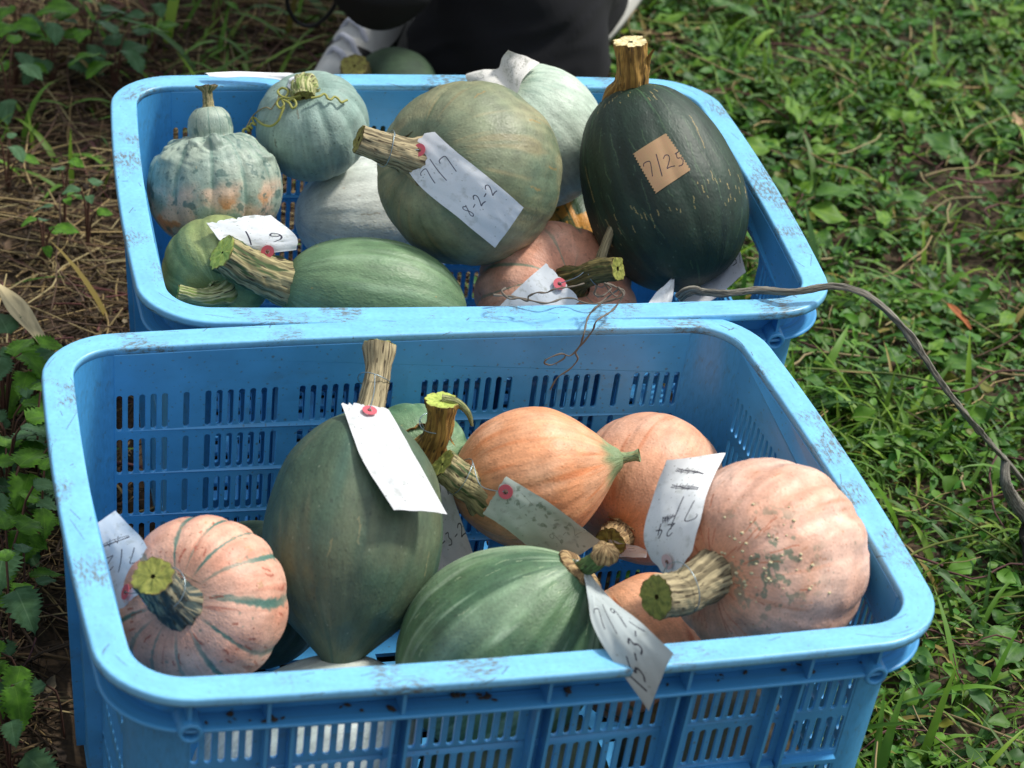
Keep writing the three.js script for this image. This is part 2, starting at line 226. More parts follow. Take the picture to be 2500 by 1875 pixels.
function sweepSmooth(profile) { // one welded strip: rounded edges shade smoothly where the profile has small steps
  const n = PATH.length - 1, m = profile.length - 1; const vl = [0]; for (let i = 1; i <= m; i++) vl.push(vl[i - 1] + Math.hypot(profile[i][0] - profile[i - 1][0], profile[i][1] - profile[i - 1][1]));
  return gridGeo(n, m, (u, v) => { const q = PATH[Math.round(u * n)], s = profile[m - Math.round(v * m)]; return V3(q.x + q.nx * s[0], s[1], q.z + q.nz * s[0]); },
    (u, v) => [PATH[Math.round(u * n)].len / PATH[n].len, vl[m - Math.round(v * m)] * 14]);
}
const arc = (cx, cy, r, a0, a1, n) => { const o = []; for (let i = 0; i <= n; i++) { const a = lerp(a0, a1, i / n) * Math.PI / 180; o.push([cx + r * Math.cos(a), cy + r * Math.sin(a)]); } return o; };
function wallGeo(halfLen, slots, hand) { // flat wall in x-y with slot openings, outside toward +z
  const sh = new THREE.Shape(), b = 0.0075, t = 0.3033;
  sh.moveTo(-halfLen, b); const N = 20; for (let i = 1; i <= N; i++) sh.lineTo(lerp(-halfLen, halfLen, i / N), b); for (let i = 0; i <= N; i++) sh.lineTo(lerp(halfLen, -halfLen, i / N), t); sh.closePath();
  const rows = [0.2305, 0.188, 0.1455, 0.103, 0.0605, 0.018];
  rows.forEach((y0, r) => slots.forEach((x) => {
    if (hand && Math.abs(x) < 0.072 && y0 + 0.032 > hand[0] - 0.008) return;
    const w = 0.0025, h = 0.0338, p = new THREE.Path();
    p.moveTo(x - w, y0 + w); p.absarc(x, y0 + w, w, Math.PI, 2 * Math.PI, false); p.lineTo(x + w, y0 + h - w); p.absarc(x, y0 + h - w, w, 0, Math.PI, false); p.closePath();
    sh.holes.push(p);
  }));
  if (hand) { const [y0, y1, hw] = hand, r = 0.012, p = new THREE.Path(); p.moveTo(-hw + r, y0); p.lineTo(hw - r, y0); p.absarc(hw - r, y0 + r, r, -Math.PI / 2, 0); p.lineTo(hw, y1 - r); p.absarc(hw - r, y1 - r, r, 0, Math.PI / 2); p.lineTo(-hw + r, y1); p.absarc(-hw + r, y1 - r, r, Math.PI / 2, Math.PI); p.lineTo(-hw, y0 + r); p.absarc(-hw + r, y0 + r, r, Math.PI, Math.PI * 1.5); sh.holes.push(p); }
  const g = new THREE.ExtrudeGeometry(sh, { depth: 0.0022, bevelEnabled: true, bevelThickness: 0.0004, bevelSize: 0.0004, bevelOffset: -0.0004, bevelSegments: 1, curveSegments: 4 });
  return g;
}
const bar = (x0, x1, y0, y1, z0, z1) => new THREE.BoxGeometry(x1 - x0, y1 - y0, z1 - z0).translate((x0 + x1) / 2, (y0 + y1) / 2, (z0 + z1) / 2);
function finGeo(x, w, yTop, dTop, yBot, dBot) { // upright rib standing off the wall, deeper at its top
  const s = new THREE.Shape(); s.moveTo(0, yBot); s.lineTo(dBot, yBot); s.lineTo(dTop, yTop); s.lineTo(0, yTop); s.closePath();
  const g = new THREE.ExtrudeGeometry(s, { depth: w, bevelEnabled: false }); g.rotateY(-Math.PI / 2); g.translate(x + w / 2, 0, 0); return g;
}
const dirt = (seed) => { // soil rubbed into scuffs along the rim: u runs round the crate, v across the flange
  const r = rng(seed), W = 2048, H = 128, d = new Uint8Array(W * H * 4);
  for (let j = 0; j < H; j++) for (let i = 0; i < W; i++) {
    const u = i / W, v = j / H, a = u * 6.2832, k = (j * W + i) * 4;
    const blot = sstep(0.0, 0.26, fbm(Math.cos(a) * 5 + seed, Math.sin(a) * 5, v * 1.2, 3)), fine = pn(u * 330, v * 26, seed), grit = pn(u * 1100, v * 90, seed + 4), sc = pn(u * 160, v * 55, seed + 9);
    const dn = blot * sstep(-0.35, 0.4, fine * 0.7 + sc * 0.4); let m = dn * 0.42 + (r() < dn * 0.6 + 0.010 ? 0.2 + 0.4 * r() : 0);
    const n = 1 + 0.10 * fbm(u * 60, v * 5, 2, 3) + 0.05 * pn(u * 500, v * 20, 6);
    d[k] = lerp(122 * n, 100, m); d[k + 1] = lerp(192 * n, 92, m); d[k + 2] = lerp(234 * n, 84, m); d[k + 3] = 255;
  }
  for (let s = 0; s < 110; s++) { // single scratches with dirt in them
    let x = r() * W, y = r() * H * 0.75; const L = 8 + r() * 36, dx = (r() - 0.5) * 1.6, dy = (r() - 0.5) * 1.6;
    for (let q = 0; q < L; q++) { x += dx; y += dy * 0.5; const k = (((Math.floor(y) + H) % H) * W + ((Math.floor(x) + W) % W)) * 4; d[k] = lerp(d[k], 84, 0.6); d[k + 1] = lerp(d[k + 1], 100, 0.6); d[k + 2] = lerp(d[k + 2], 112, 0.6); }
  }
  return texOf(d, W, H);
};
const wallSpeck = dataTex(1024, 512, (u, v, c) => {
  const n = 1 + 0.12 * fbm(u * 12, v * 8, 1.2, 5), sm = sstep(0.12, 0.45, fbm(u * 9, v * 7, 5.5, 5)) * 0.4, g = sstep(0.46, 0.62, pn(u * 150, v * 90, 8)) * 0.7;
  const m = clamp(sm + g); c[0] = lerp(76 * n, 86, m); c[1] = lerp(157 * n, 108, m); c[2] = lerp(213 * n, 124, m);
});
wallSpeck.repeat.set(2, 4);
function makeCrate(key, label, seed) {
  const c = CR[key], g = thing('harvest_crate', label, 'crate', c.p, 'blue harvest crates');
  g.quaternion.setFromEuler(new THREE.Euler(-c.tz, 0, c.tx)).multiply(new THREE.Quaternion().setFromAxisAngle(V3(0, 1, 0), c.yaw));
  const rimM = std({ map: dirt(seed), roughness: 0.34 }), plas = std({ map: wallSpeck, roughness: 0.36 });
  const prof = [[0.0034, 0.3035], [0.0, 0.3035], ...arc(0.0022, TOP - 0.0022, 0.0022, 180, 90, 4), [0.006, TOP], [0.012, TOP + 0.0003], [0.018, TOP], ...arc(0.0222, TOP - 0.0028, 0.0028, 90, 0, 5), [0.0252, 0.3055], [0.0252, 0.3030], [0.0230, 0.3030], [0.0228, 0.3062], [0.0034, 0.3062], [0.0034, 0.3035]];
  mesh('rim', warp(sweepSmooth(prof)), rimM, g);
  const fl = [[0.0028, 0.2745], [0.0028, 0.2785], [0.0185, 0.2785], ...arc(0.0195, 0.2767, 0.0018, 90, -90, 5), [0.0028, 0.2745]];
  mesh('lower_flange', warp(mergeGeometries(sweep(fl))), plas, g);
  // slots: 5, 1, 7, 9 | 9, 7, 1, 5 along the long sides
  const half = [0.0155, 0.025, 0.0345, 0.044, 0.0535, 0.063, 0.0725, 0.082, 0.0915, 0.1150, 0.1245, 0.134, 0.1435, 0.153, 0.1625, 0.172, 0.1905, 0.2085, 0.218, 0.2275, 0.237, 0.2465];
  const longS = [...half.map((x) => -x), ...half], sh = [0.005, 0.0145, 0.024, 0.0335, 0.043, 0.0525, 0.076, 0.0855, 0.095, 0.1045, 0.114, 0.1235, 0.133, 0.1425, 0.152, 0.1615], shortS = [...sh.map((x) => -x), ...sh];
  const lw = wallGeo(HX - RI, longS), sw = wallGeo(HZ - RI, shortS, [0.186, 0.268, 0.062]);
  for (const [geo, off, ry, name] of [[lw, HZ, 0, 'long_wall'], [lw, HZ, Math.PI, 'long_wall'], [sw, HX, Math.PI / 2, 'short_wall'], [sw, HX, -Math.PI / 2, 'short_wall']]) {
    const w = geo.clone(); w.translate(0, 0, off); w.rotateY(ry); const p = w.attributes.position, uv = w.attributes.uv;
    for (let i = 0; i < p.count; i++) uv.setXY(i, uv.getX(i), uv.getY(i));
    mesh(name, evenFaces(toFlat(warp(w)), ry), plas, g);
  }
  for (let q = 0; q < 4; q++) { // rounded corners of the wall
    const cx = (q === 0 || q === 3 ? 1 : -1) * (HX - RI), cz = (q < 2 ? 1 : -1) * (HZ - RI);
    const ring = (r) => gridGeo(10, 12, (u, v) => { const a = (q + u) * Math.PI / 2; return V3(cx + r * Math.cos(a), lerp(0.3033, 0.0075, v), cz + r * Math.sin(a)); });
    mesh('corner', warp(mergeGeometries([ring(RI), ring(RI + 0.0028)])), plas, g);
  }
  const ribs = [], onSide = (geo, off, ry) => { geo.translate(0, 0, off + 0.0026); geo.rotateY(ry); return warp(geo); };
  for (const ry of [0, Math.PI]) {
    for (const x of [-0.2, -0.1055, 0, 0.1055, 0.2, -0.254, 0.254]) mesh('rim_rib', onSide(bar(x - 0.0013, x + 0.0013, 0.2788, 0.3056, 0, 0.0165), HZ, ry), plas, g);
    for (const x of [-0.1055, 0, 0.1055]) mesh('pilaster', onSide(mergeGeometries([finGeo(x - 0.0055, 0.0024, 0.2742, 0.0155, 0.02, 0.007), finGeo(x + 0.0055, 0.0024, 0.2742, 0.0155, 0.02, 0.007)]), HZ, ry), plas, g);
    for (const x of [-0.1995, -0.1815, 0.1815, 0.1995]) mesh('wall_rib', onSide(finGeo(x, 0.0024, 0.2742, 0.0125, 0.02, 0.005), HZ, ry), plas, g);
    for (const [a, b] of [[-0.2485, -0.203], [-0.178, -0.113], [-0.098, -0.0075], [0.0075, 0.098], [0.113, 0.178], [0.203, 0.2485], [-0.197, -0.184], [0.184, 0.197]]) mesh('ledge', onSide(bar(a, b, 0.1795, 0.1835, 0, 0.0065), HZ, ry), plas, g);
    for (const x of [-0.254, 0.254]) {
      const pts = [[0.0052, 0.0], [0.0052, 0.019], [0.0060, 0.0205], [0.0080, 0.0205], [0.0090, 0.019], [0.0092, 0.0]].map(([r, h]) => new THREE.Vector2(r, h));
      mesh('socket', onSide(new THREE.LatheGeometry(pts, 22).rotateX(Math.PI / 2).translate(x, 0.2765, 0), HZ, ry), plas, g);
    }
  }
  for (const ry of [Math.PI / 2, -Math.PI / 2]) {
    for (const x of [-0.13, -0.066, 0.066, 0.13]) mesh('rim_rib', onSide(bar(x - 0.0013, x + 0.0013, 0.2788, 0.3056, 0, 0.0165), HX, ry), plas, g);
    for (const x of [-0.0665, 0.0665]) mesh('pilaster', onSide(mergeGeometries([finGeo(x - 0.004, 0.0024, 0.2742, 0.0155, 0.02, 0.007), finGeo(x + 0.004, 0.0024, 0.2742, 0.0155, 0.02, 0.007)]), HX, ry), plas, g);
  }
  const fs = new THREE.Shape(), a = HX * 0.965, b = HZ * 0.955; fs.moveTo(-a + 0.03, -b); fs.lineTo(a - 0.03, -b); fs.quadraticCurveTo(a, -b, a, -b + 0.03); fs.lineTo(a, b - 0.03); fs.quadraticCurveTo(a, b, a - 0.03, b); fs.lineTo(-a + 0.03, b); fs.quadraticCurveTo(-a, b, -a, b - 0.03); fs.lineTo(-a, -b + 0.03); fs.quadraticCurveTo(-a, -b, -a + 0.03, -b);
  for (let i = -5; i <= 5; i++) for (let j = -6; j <= 6; j++) { const x = i * 0.044, y = j * 0.026, p = new THREE.Path(); p.moveTo(x - 0.016, y - 0.006); p.lineTo(x + 0.016, y - 0.006); p.lineTo(x + 0.016, y + 0.006); p.lineTo(x - 0.016, y + 0.006); p.closePath(); fs.holes.push(p); }
  const fg = new THREE.ExtrudeGeometry(fs, { depth: 0.004, bevelEnabled: false }); fg.rotateX(-Math.PI / 2); fg.translate(0, 0.003, 0);
  mesh('floor', fg, plas, g);
  return g;
}
function evenFaces(g, ry) { // one even normal over the broad faces of a wall, so that long thin triangles do not show
  const n = g.attributes.normal, d = V3(0, 0, 1).applyAxisAngle(V3(0, 1, 0), ry), s = ry % Math.PI === 0 ? 0.03 : 0.032;
  for (let i = 0; i < n.count; i++) { const k = n.getX(i) * d.x + n.getY(i) * d.y + n.getZ(i) * d.z; if (Math.abs(k) > 0.97) { const f = Math.sign(k), v = V3(d.x * f, -s * f, d.z * f).normalize(); n.setXYZ(i, v.x, v.y, v.z); } }
  return g;
}
function toFlat(g) { const q = g.index ? g.toNonIndexed() : g; q.computeVertexNormals(); return q; }
const crateB = makeCrate('B', 'sky blue slotted crate of mostly grey-green squashes, by the kneeling person', 3);
const crateF = makeCrate('F', 'sky blue slotted crate holding the pink and orange squashes', 17);

// ---------------------------------------------------------------- squashes
// profile: t = 0 at the stem, pi at the blossom end; gives height and radius
const ell = (o = {}) => (t, R, L) => {
  const ct = Math.cos(t), st = Math.sin(t); let y = L * ct * (1 - (o.flat || 0) * Math.abs(ct) ** 6), r = R * Math.pow(st, o.p || 0.92);
  if (o.pear) r *= 1 + o.pear * -ct * 0.5;
  if (o.dimple) y -= L * o.dimple * Math.exp(-((t / 0.42) ** 2));
  if (o.tip) y += L * o.tip * Math.exp(-(((Math.PI - t) / 0.42) ** 2));
  if (o.cone && ct < 0) { const q = -ct; r = R * Math.pow(st, 0.92) * (1 - o.cone * q * q); y = -L * (q + (o.nose || 0) * Math.pow(q, 8)); }
  if (o.shoulder && ct > 0) r *= 1 - o.shoulder * ct * ct * ct;
  return [y, r];
};
const spl = (pts) => { // pts: [y / L, r / R] from stem to blossom end
  const c = new THREE.CatmullRomCurve3(pts.map(([y, r]) => V3(r, y, 0)), false, 'centripetal'), N = 200, tab = c.getSpacedPoints(N);
  return (t, R, L) => { const f = clamp(t / Math.PI) * N, i = Math.min(N - 1, Math.floor(f)), k = f - i; return [lerp(tab[i].y, tab[i + 1].y, k) * L, Math.max(0, lerp(tab[i].x, tab[i + 1].x, k)) * R]; };
};
const ribAt = (c, u, t) => { // 0 in a groove, 1 on the back of a rib
  if (!c.ribs) return 1; const s = c.seed || 1, a = u + 0.14 * Math.sin(2 * u + s) + 0.08 * Math.sin(3 * u + 2.3 * s) + 0.05 * Math.sin(3 * t + s) * Math.sin(u + s);
  return Math.abs(Math.sin(a * c.ribs / 2));
};
function skinGeo(c, R, L) {
  const nu = c.nu || 104, nv = c.nv || 68, s = c.seed || 1;
  const g = gridGeo(nu, nv, (uu, vv) => {
    const t = clamp((1 - vv) * Math.PI, 0.0001, Math.PI - 0.0001), u = (uu % 1) * 2 * Math.PI; let [y, r] = c.prof(t, R, L);
    const st = Math.sin(t), rib = ribAt(c, u, t), x0 = st * Math.cos(u), z0 = st * Math.sin(u), y0 = Math.cos(t);
    r *= 1 - (c.ribAmp || 0) * (c.ribTo ? sstep(c.ribTo, c.ribTo - 0.25, y / L) : 1) * Math.pow(1 - rib, c.ribPow || 2.2) * (c.ribEnd ? 1 - c.ribEnd * (1 - st) : 1);
    let n = (c.lump || 0.02) * fbm(x0 * 1.7 + s * 3.1, y0 * 1.7, z0 * 1.7, 2) + (c.rough || 0.006) * fbm(x0 * 7 + s, y0 * 7, z0 * 7, 2);
    if (c.warp) n += c.warp(u, t, y / L);
    const k = 1 + n; return V3(r * k * Math.cos(u), y * (1 + n * 0.6), r * k * Math.sin(u));
  });
  return weldSeam(g, nu, nv);
}
const mixc = (c, d, m) => { c[0] = lerp(c[0], d[0], m); c[1] = lerp(c[1], d[1], m); c[2] = lerp(c[2], d[2], m); };
function skinTex(c, W = 640, H = 320) {
  const s = (c.seed || 1) * 5.3, d = new Uint8Array(W * H * 4), col = [0, 0, 0], r = rng(Math.round(s * 97));
  for (let j = 0; j < H; j++) {
    const t = (1 - (j + 0.5) / H) * Math.PI, st = Math.sin(t), y = Math.cos(t);
    for (let i = 0; i < W; i++) {
      const u = i / W * 2 * Math.PI, cu = Math.cos(u), su = Math.sin(u), x = st * cu, z = st * su;
      col[0] = c.base[0]; col[1] = c.base[1]; col[2] = c.base[2];
      if (c.alt) mixc(col, c.alt, sstep(c.altLo ?? -0.25, c.altHi ?? 0.3, fbm(x * (c.altS || 1.6) + s, y * (c.altS || 1.6), z * (c.altS || 1.6), 4)) * (c.altAmt ?? 1));
      const rib = ribAt(c, u, t);
      if (c.valley) { const w = c.valleyW * (0.45 + 0.75 * (0.5 + fbm(x * 4 + s, y * 4, z * 4 + 2, 3)) + 0.7 * pn(Math.round(u * c.ribs / 6.2832) * 1.7 + s, t * 0.6, 9) + 0.5 * pn(x * 14, y * 14, z * 14 + s)); mixc(col, c.valley, (1 - sstep(w * 0.35, w, rib)) * (c.valleyAmt ?? 1) * (c.valleyFade ? c.valleyFade(t, u, x, y, z) : 1)); }
      if (c.streak) for (const [sc, fu, fv, lo, hi, amt] of c.streak) mixc(col, sc, sstep(lo, hi, 0.7 * pn(cu * fu + s, su * fu, t * fv) + 0.45 * pn(cu * fu * 2.3, su * fu * 2.3 + s, t * fv * 2.1)) * amt);
      if (c.blot) for (const [bc, sc, lo, hi, amt, f] of c.blot) mixc(col, bc, sstep(lo, hi, fbm(x * sc + s * 2, y * sc + 5, z * sc, 5)) * amt * (f ? f(t, u, x, y, z) : 1));
      if (c.paint) c.paint(col, t, u, x, y, z);
      const k = 1 + (c.mott ?? 0.16) * fbm(x * 5 + 9, y * 5, z * 5 + s, 5) + (c.grain ?? 0.06) * pn(x * 46, y * 46, z * 46) + 0.10 * pn(cu * 16 + s, su * 16, t * 2.5) * (0.3 + 0.7 * st) - 0.10 * sstep(0.35, 0.6, pn(x * 30 + s, y * 30, z * 30));
      const q = (j * W + i) * 4; d[q] = clamp(col[0] * k, 0, 255); d[q + 1] = clamp(col[1] * k, 0, 255); d[q + 2] = clamp(col[2] * k, 0, 255); d[q + 3] = 255;
    }
  }
  const dab = (px, py, cc, a) => { px = ((Math.floor(px) % W) + W) % W; py = Math.floor(py); if (py < 0 || py >= H) return; const q = (py * W + px) * 4; for (let k = 0; k < 3; k++) d[q + k] = lerp(d[q + k], cc[k], a); };
  for (const [cc, n, L0, L1, w, a, lat0, lat1, u0, u1] of c.scars || []) for (let k = 0; k < n; k++) { // dry scratches that follow the ribs
    const t = lerp(lat0 ?? 0.5, lat1 ?? 2.4, r()); let px = lerp(u0 ?? 0, u1 ?? 1, r()) * W, py = (1 - t / Math.PI) * H; const L = lerp(L0, L1, r()), sl = (r() - 0.5) * 0.7;
    for (let q = 0; q < L; q++) { const ww = w * (0.4 + r()) / Math.max(0.3, Math.sin(t)); px += sl + (r() - 0.5) * 1.4; py += 1; for (let e = -ww; e <= ww; e += 0.7) dab(px + e, py, cc, a * (0.5 + 0.5 * r())); }
  }
  for (const [cc, n, rad, a, lat0, lat1, u0, u1] of c.specks || []) for (let k = 0; k < n; k++) {
    const t = Math.acos(lerp(Math.cos(lat0 ?? 0.25), Math.cos(lat1 ?? 2.9), r())), px = lerp(u0 ?? 0, u1 ?? 1, r()) * W, py = (1 - t / Math.PI) * H, q = rad * (0.5 + r());
    for (let dy = -q; dy <= q; dy++) for (let dx = -q / Math.sin(t); dx <= q / Math.sin(t); dx++) if ((dx * Math.sin(t)) ** 2 + dy * dy <= q * q) dab(px + dx, py + dy, cc, a * (0.6 + 0.4 * r()));
  }
  return texOf(d, W, H);
}
const skinBump = dataTex(512, 256, (u, v, c) => { const a = u * 6.2832, x = Math.cos(a), y = Math.sin(a); const n = 128 + 80 * fbm(x * 9, y * 9, v * 26, 4) + 50 * pn(x * 50, y * 50, v * 130) - 60 * sstep(0.3, 0.6, pn(x * 28, y * 28, v * 80)); c[0] = c[1] = c[2] = n; }, { srgb: false });
// stems
const stemTex = (a, b, g, seed, W = 256, H = 128) => dataTex(W, H, (u, v, c) => {
  const t = u * 6.2832, x = Math.cos(t), y = Math.sin(t), f = pn(x * 5 + seed, y * 5, v * 2.2) + 0.5 * pn(x * 14, y * 14 + seed, v * 4), cr = pn(x * 20, y * 20, v * 9 + seed), gr = sstep(0.12, 0.4, pn(x * 3.2 + seed * 2, y * 3.2, v * 1.5) + 0.4 * pn(x * 9, y * 9, v * 6));
  c[0] = a[0]; c[1] = a[1]; c[2] = a[2]; mixc(c, b, sstep(-0.25, 0.35, f)); if (g) mixc(c, g, gr * 0.9);
  const k = 1 + 0.22 * cr; c[0] *= k; c[1] *= k; c[2] *= k; const cra = sstep(0.30, 0.48, pn(x * 11 + 4, y * 11, v * 7 + seed)); mixc(c, [52, 42, 28], cra * 0.75);
});
const STEMS = {
  grey: [stemTex([168, 154, 120], [112, 101, 76], null, 1)], green: [stemTex([172, 160, 118], [120, 112, 78], [58, 80, 44], 2)],
  olive: [stemTex([122, 108, 62], [84, 78, 42], [58, 72, 30], 3)], tan: [stemTex([166, 128, 62], [118, 86, 38], null, 4)], lime: [stemTex([182, 180, 132], [128, 134, 82], [104, 124, 58], 5)],
  fresh: [stemTex([96, 124, 72], [66, 94, 52], null, 8)], dark: [stemTex([150, 140, 112], [70, 78, 74], [44, 62, 64], 6)], cork: [stemTex([176, 148, 104], [118, 92, 60], null, 7)],
};
for (const k in STEMS) STEMS[k] = std({ map: STEMS[k][0], roughness: 0.85, bumpMap: STEMS[k][0], bumpScale: 0.0008 });
const cutTex = (a, b, e, seed) => dataTex(96, 64, (u, v, c) => { const t = u * 6.2832, n = fbm(Math.cos(t) * 2.5 + seed, Math.sin(t) * 2.5, v * 4, 4) + 0.4 * pn(Math.cos(t) * 9, Math.sin(t) * 9, v * 3 + seed); c[0] = a[0]; c[1] = a[1]; c[2] = a[2]; mixc(c, b, sstep(-0.2, 0.35, n)); mixc(c, e, sstep(0.66, 0.97, v + 0.35 * n)); mixc(c, [96, 78, 44], sstep(0.2, 0.5, fbm(Math.cos(t) * 3 + 9, Math.sin(t) * 3, v * 5 + seed, 4)) * 0.6); });
const CUT = { green: cutTex([142, 144, 64], [108, 114, 48], [110, 92, 46], 1), lime: cutTex([184, 198, 96], [150, 170, 72], [140, 130, 64], 2), cream: cutTex([232, 222, 176], [206, 190, 134], [120, 92, 44], 3), dull: cutTex([142, 138, 66], [108, 98, 48], [88, 70, 38], 4), brown: cutTex([120, 96, 60], [84, 64, 40], [60, 46, 30], 5) };
for (const k in CUT) CUT[k] = std({ map: CUT[k], roughness: 0.7 });
const pithM = std({ color: srgb(66, 60, 22), roughness: 0.95 });
function addStem(g, o, st) {
  const c = V3(o.c), ax = V3(o.ax); if (st.off) ax.addScaledVector(V3(0.05, 0.55, 0.83), st.off).normalize();
  const base = c.clone().addScaledVector(ax, (st.off ? o.R : o.L) * (st.sink ?? 0.9)), end = V3(st.end || o.end), len = base.distanceTo(end), r = rng(st.seed || 5);
  const mid = st.mid ? V3(st.mid) : base.clone().lerp(end, 0.5).addScaledVector(ax, len * (st.bend ?? 0.16)).add(V3(r() - 0.5, r() - 0.5, r() - 0.5).multiplyScalar(len * 0.14)), n = st.n || 7, s = st.seed || 5, r0 = st.r0, r1 = st.r1;
  const curve = [base.clone().addScaledVector(ax, -len * 0.15), base, mid, end].map((p) => p.clone().sub(g.position));
  const dir = curve[3].clone().sub(curve[2]).normalize();
  const rad = (v) => lerp(r0, r1, sstep(0, 1, v)) * (1 + ((st.flare ?? 0.5) + 0.25) * Math.exp(-((v / 0.17) ** 2))) * (1 + (st.end2 || 0) * sstep(0.75, 1, v));
  const ridge = (a, v) => 1 + (st.amp ?? 0.13) * (1 - 0.5 * v) * (Math.pow(Math.abs(Math.cos((a + 0.35 * Math.sin(2 * a + s) + v * (st.twist ?? 0.7)) * n / 2)), 1.2) - 0.5) + 0.12 * pn(Math.cos(a) * 2 + s, Math.sin(a) * 2, v * 5) + 0.08 * pn(Math.cos(a) * 6 + s, Math.sin(a) * 6, v * 14) + 0.16 * sstep(0.85, 1, v) * pn(Math.cos(a) * 4 + s, Math.sin(a) * 4, 3);
  const sides = 40, seg = 36, tg = tubeGeo(curve, rad, { seg, sides, ridge, tension: 0.5 });
  const stem = mesh('stem', tg, STEMS[st.mat || 'grey'], g);
  // cut end: a disc with a real pith hole, its edge on the last ring of the stem
  const p = tg.attributes.position, ring = []; for (let i = 0; i < sides; i++) ring.push(V3(p.getX(seg * (sides + 1) + i), p.getY(seg * (sides + 1) + i), p.getZ(seg * (sides + 1) + i)));
  const ctr = ring.reduce((a, b) => a.add(b), V3(0, 0, 0)).multiplyScalar(1 / sides), fr = [1, 0.96, 0.72, 0.42, st.hole ?? 0.15, (st.hole ?? 0.15) * 0.85], ht = [-0.0002, 0.0006, 0.0004 - 0.0006 * (st.cup ?? 1), 0.0001, -0.0002, -0.004];
  const face = gridGeo(sides, 4, (u, v) => { const k = 4 - Math.round(v * 4), q = ring[Math.round(u * sides) % sides], w = pn(u * 9 + s, k, 2) * 0.0022 + pn(u * 31 + s, k, 5) * 0.0009; return ctr.clone().lerp(q, fr[k]).addScaledVector(dir, ht[k] + (k < 4 ? w : 0)); });
  mesh('cut_face', weldSeam(face, sides, 4), CUT[st.cut || 'green'], stem);
  const hole = gridGeo(16, 2, (u, v) => { const k = [4, 5, 5][Math.round(v * 2)], q = ring[Math.round(u * sides) % sides]; return v > 0.9 ? ctr.clone().addScaledVector(dir, -0.004) : ctr.clone().lerp(q, fr[k]).addScaledVector(dir, ht[k] - 0.00005); });
  mesh('pith_hole', hole, pithM, stem);
  return { base, mid, end, dir, r: lerp(r0, r1, 0.5) };
}
const SQM = {}, SQG = {}, SQSTEM = {};
function squash(key, label, c, o = SQ[key]) {
  const ctr = V3(o.c), ax = V3(o.ax), bottom = ctr.clone(); bottom.y -= Math.sqrt((o.L * ax.y) ** 2 + (o.R ** 2) * (1 - ax.y ** 2));
  const g = thing('squash', label, 'squash', bottom, 'harvested squashes');
  const geo = skinGeo(c, o.R, o.L), q = new THREE.Quaternion().setFromUnitVectors(V3(0, 1, 0), ax);
  geo.rotateY(c.spin || 0); geo.applyQuaternion(q); geo.translate(ctr.x - bottom.x, ctr.y - bottom.y, ctr.z - bottom.z);
  const m = mesh('skin', geo, std({ map: skinTex(c, c.tw || 640, c.th || 320), roughness: c.gloss ?? 0.5, bumpMap: skinBump, bumpScale: c.bump ?? 0.0008 }), g);
  if (c.stem) SQSTEM[key] = addStem(g, o, { seed: c.seed, ...c.stem });
  SQG[key] = g; SQM[key] = m; return g;
}
// where the warty patch sits on the largest pink squash, found from a point on its surface
const W6 = (() => { const d = V3(WART).sub(V3(SQ.F6.c)), q = new THREE.Quaternion().setFromUnitVectors(V3(0, 1, 0), V3(SQ.F6.ax)).invert(); d.applyQuaternion(q).applyAxisAngle(V3(0, 1, 0), -0.2); return d.divide(V3(SQ.F6.R, SQ.F6.L, SQ.F6.R)).normalize(); })();
squash('F1', 'pink squash ribbed with grey-green grooves, short dark stub stem, in a crate corner', {
  seed: 1, prof: ell({ dimple: 0.16, tip: 0.1, p: 0.8 }), ribs: 13, ribAmp: 0.038, ribPow: 1.7, base: [224, 174, 150], alt: [212, 150, 124], altS: 1.3, valley: [84, 118, 106], valleyW: 0.40, valleyAmt: 1, spin: 0.4,
  valleyFade: (t, u) => (0.5 + 0.5 * sstep(-0.3, 0.1, pn(Math.round(u * 13 / 6.28) * 3.7, t * 0.8, 1))) * sstep(0.22, 0.5, t), streak: [[[172, 92, 72], 7, 1.0, 0.36, 0.6, 0.55], [[226, 176, 150], 3, 0.6, 0.1, 0.5, 0.5]],
  blot: [[[92, 122, 110], 3.2, 0.16, 0.3, 0.85, (t) => sstep(1.35, 2.2, t)]], specks: [[[120, 60, 44], 240, 1.1, 0.6], [[96, 112, 98], 60, 1.6, 0.6]], scars: [[[158, 78, 58], 70, 4, 20, 1.1, 0.75, 0.5, 2.2], [[176, 138, 96], 30, 3, 9, 1.2, 0.7, 0.9, 2.0]],
  stem: { r0: 0.0138, r1: 0.0152, mat: 'dark', cut: 'green', n: 8, flare: 0.35, bend: 0.05, amp: 0.1, hole: 0.12 } });
squash('F2', 'big dull dark green teardrop squash standing on its pointed end', {
  seed: 2, prof: spl([[1, 0], [0.985, 0.14], [0.93, 0.32], [0.78, 0.58], [0.5, 0.85], [0.15, 0.985], [-0.15, 1.01], [-0.45, 0.93], [-0.75, 0.69], [-0.98, 0.38], [-1.12, 0.19], [-1.2, 0.11], [-1.22, 0]]), ribs: 9, ribAmp: 0.014, lump: 0.03,
  base: [68, 90, 70], alt: [92, 102, 78], altS: 1.2, streak: [[[60, 88, 74], 2.6, 0.5, 0.0, 0.5, 0.8], [[122, 120, 92], 5, 1.4, 0.2, 0.6, 0.4]], blot: [[[66, 92, 84], 1.5, 0.05, 0.3, 0.8, (t) => sstep(1.4, 2.2, t)]], specks: [[[150, 156, 136], 90, 1.0, 0.5], [[48, 56, 46], 120, 1.2, 0.5]], scars: [[[156, 140, 100], 9, 6, 22, 0.6, 0.6]], mott: 0.22, gloss: 0.55,
  stem: { r0: 0.0115, r1: 0.0105, mat: 'grey', cut: 'lime', n: 6, flare: 0.7, bend: 0.05, end2: 0.25, hole: 0.3 } });
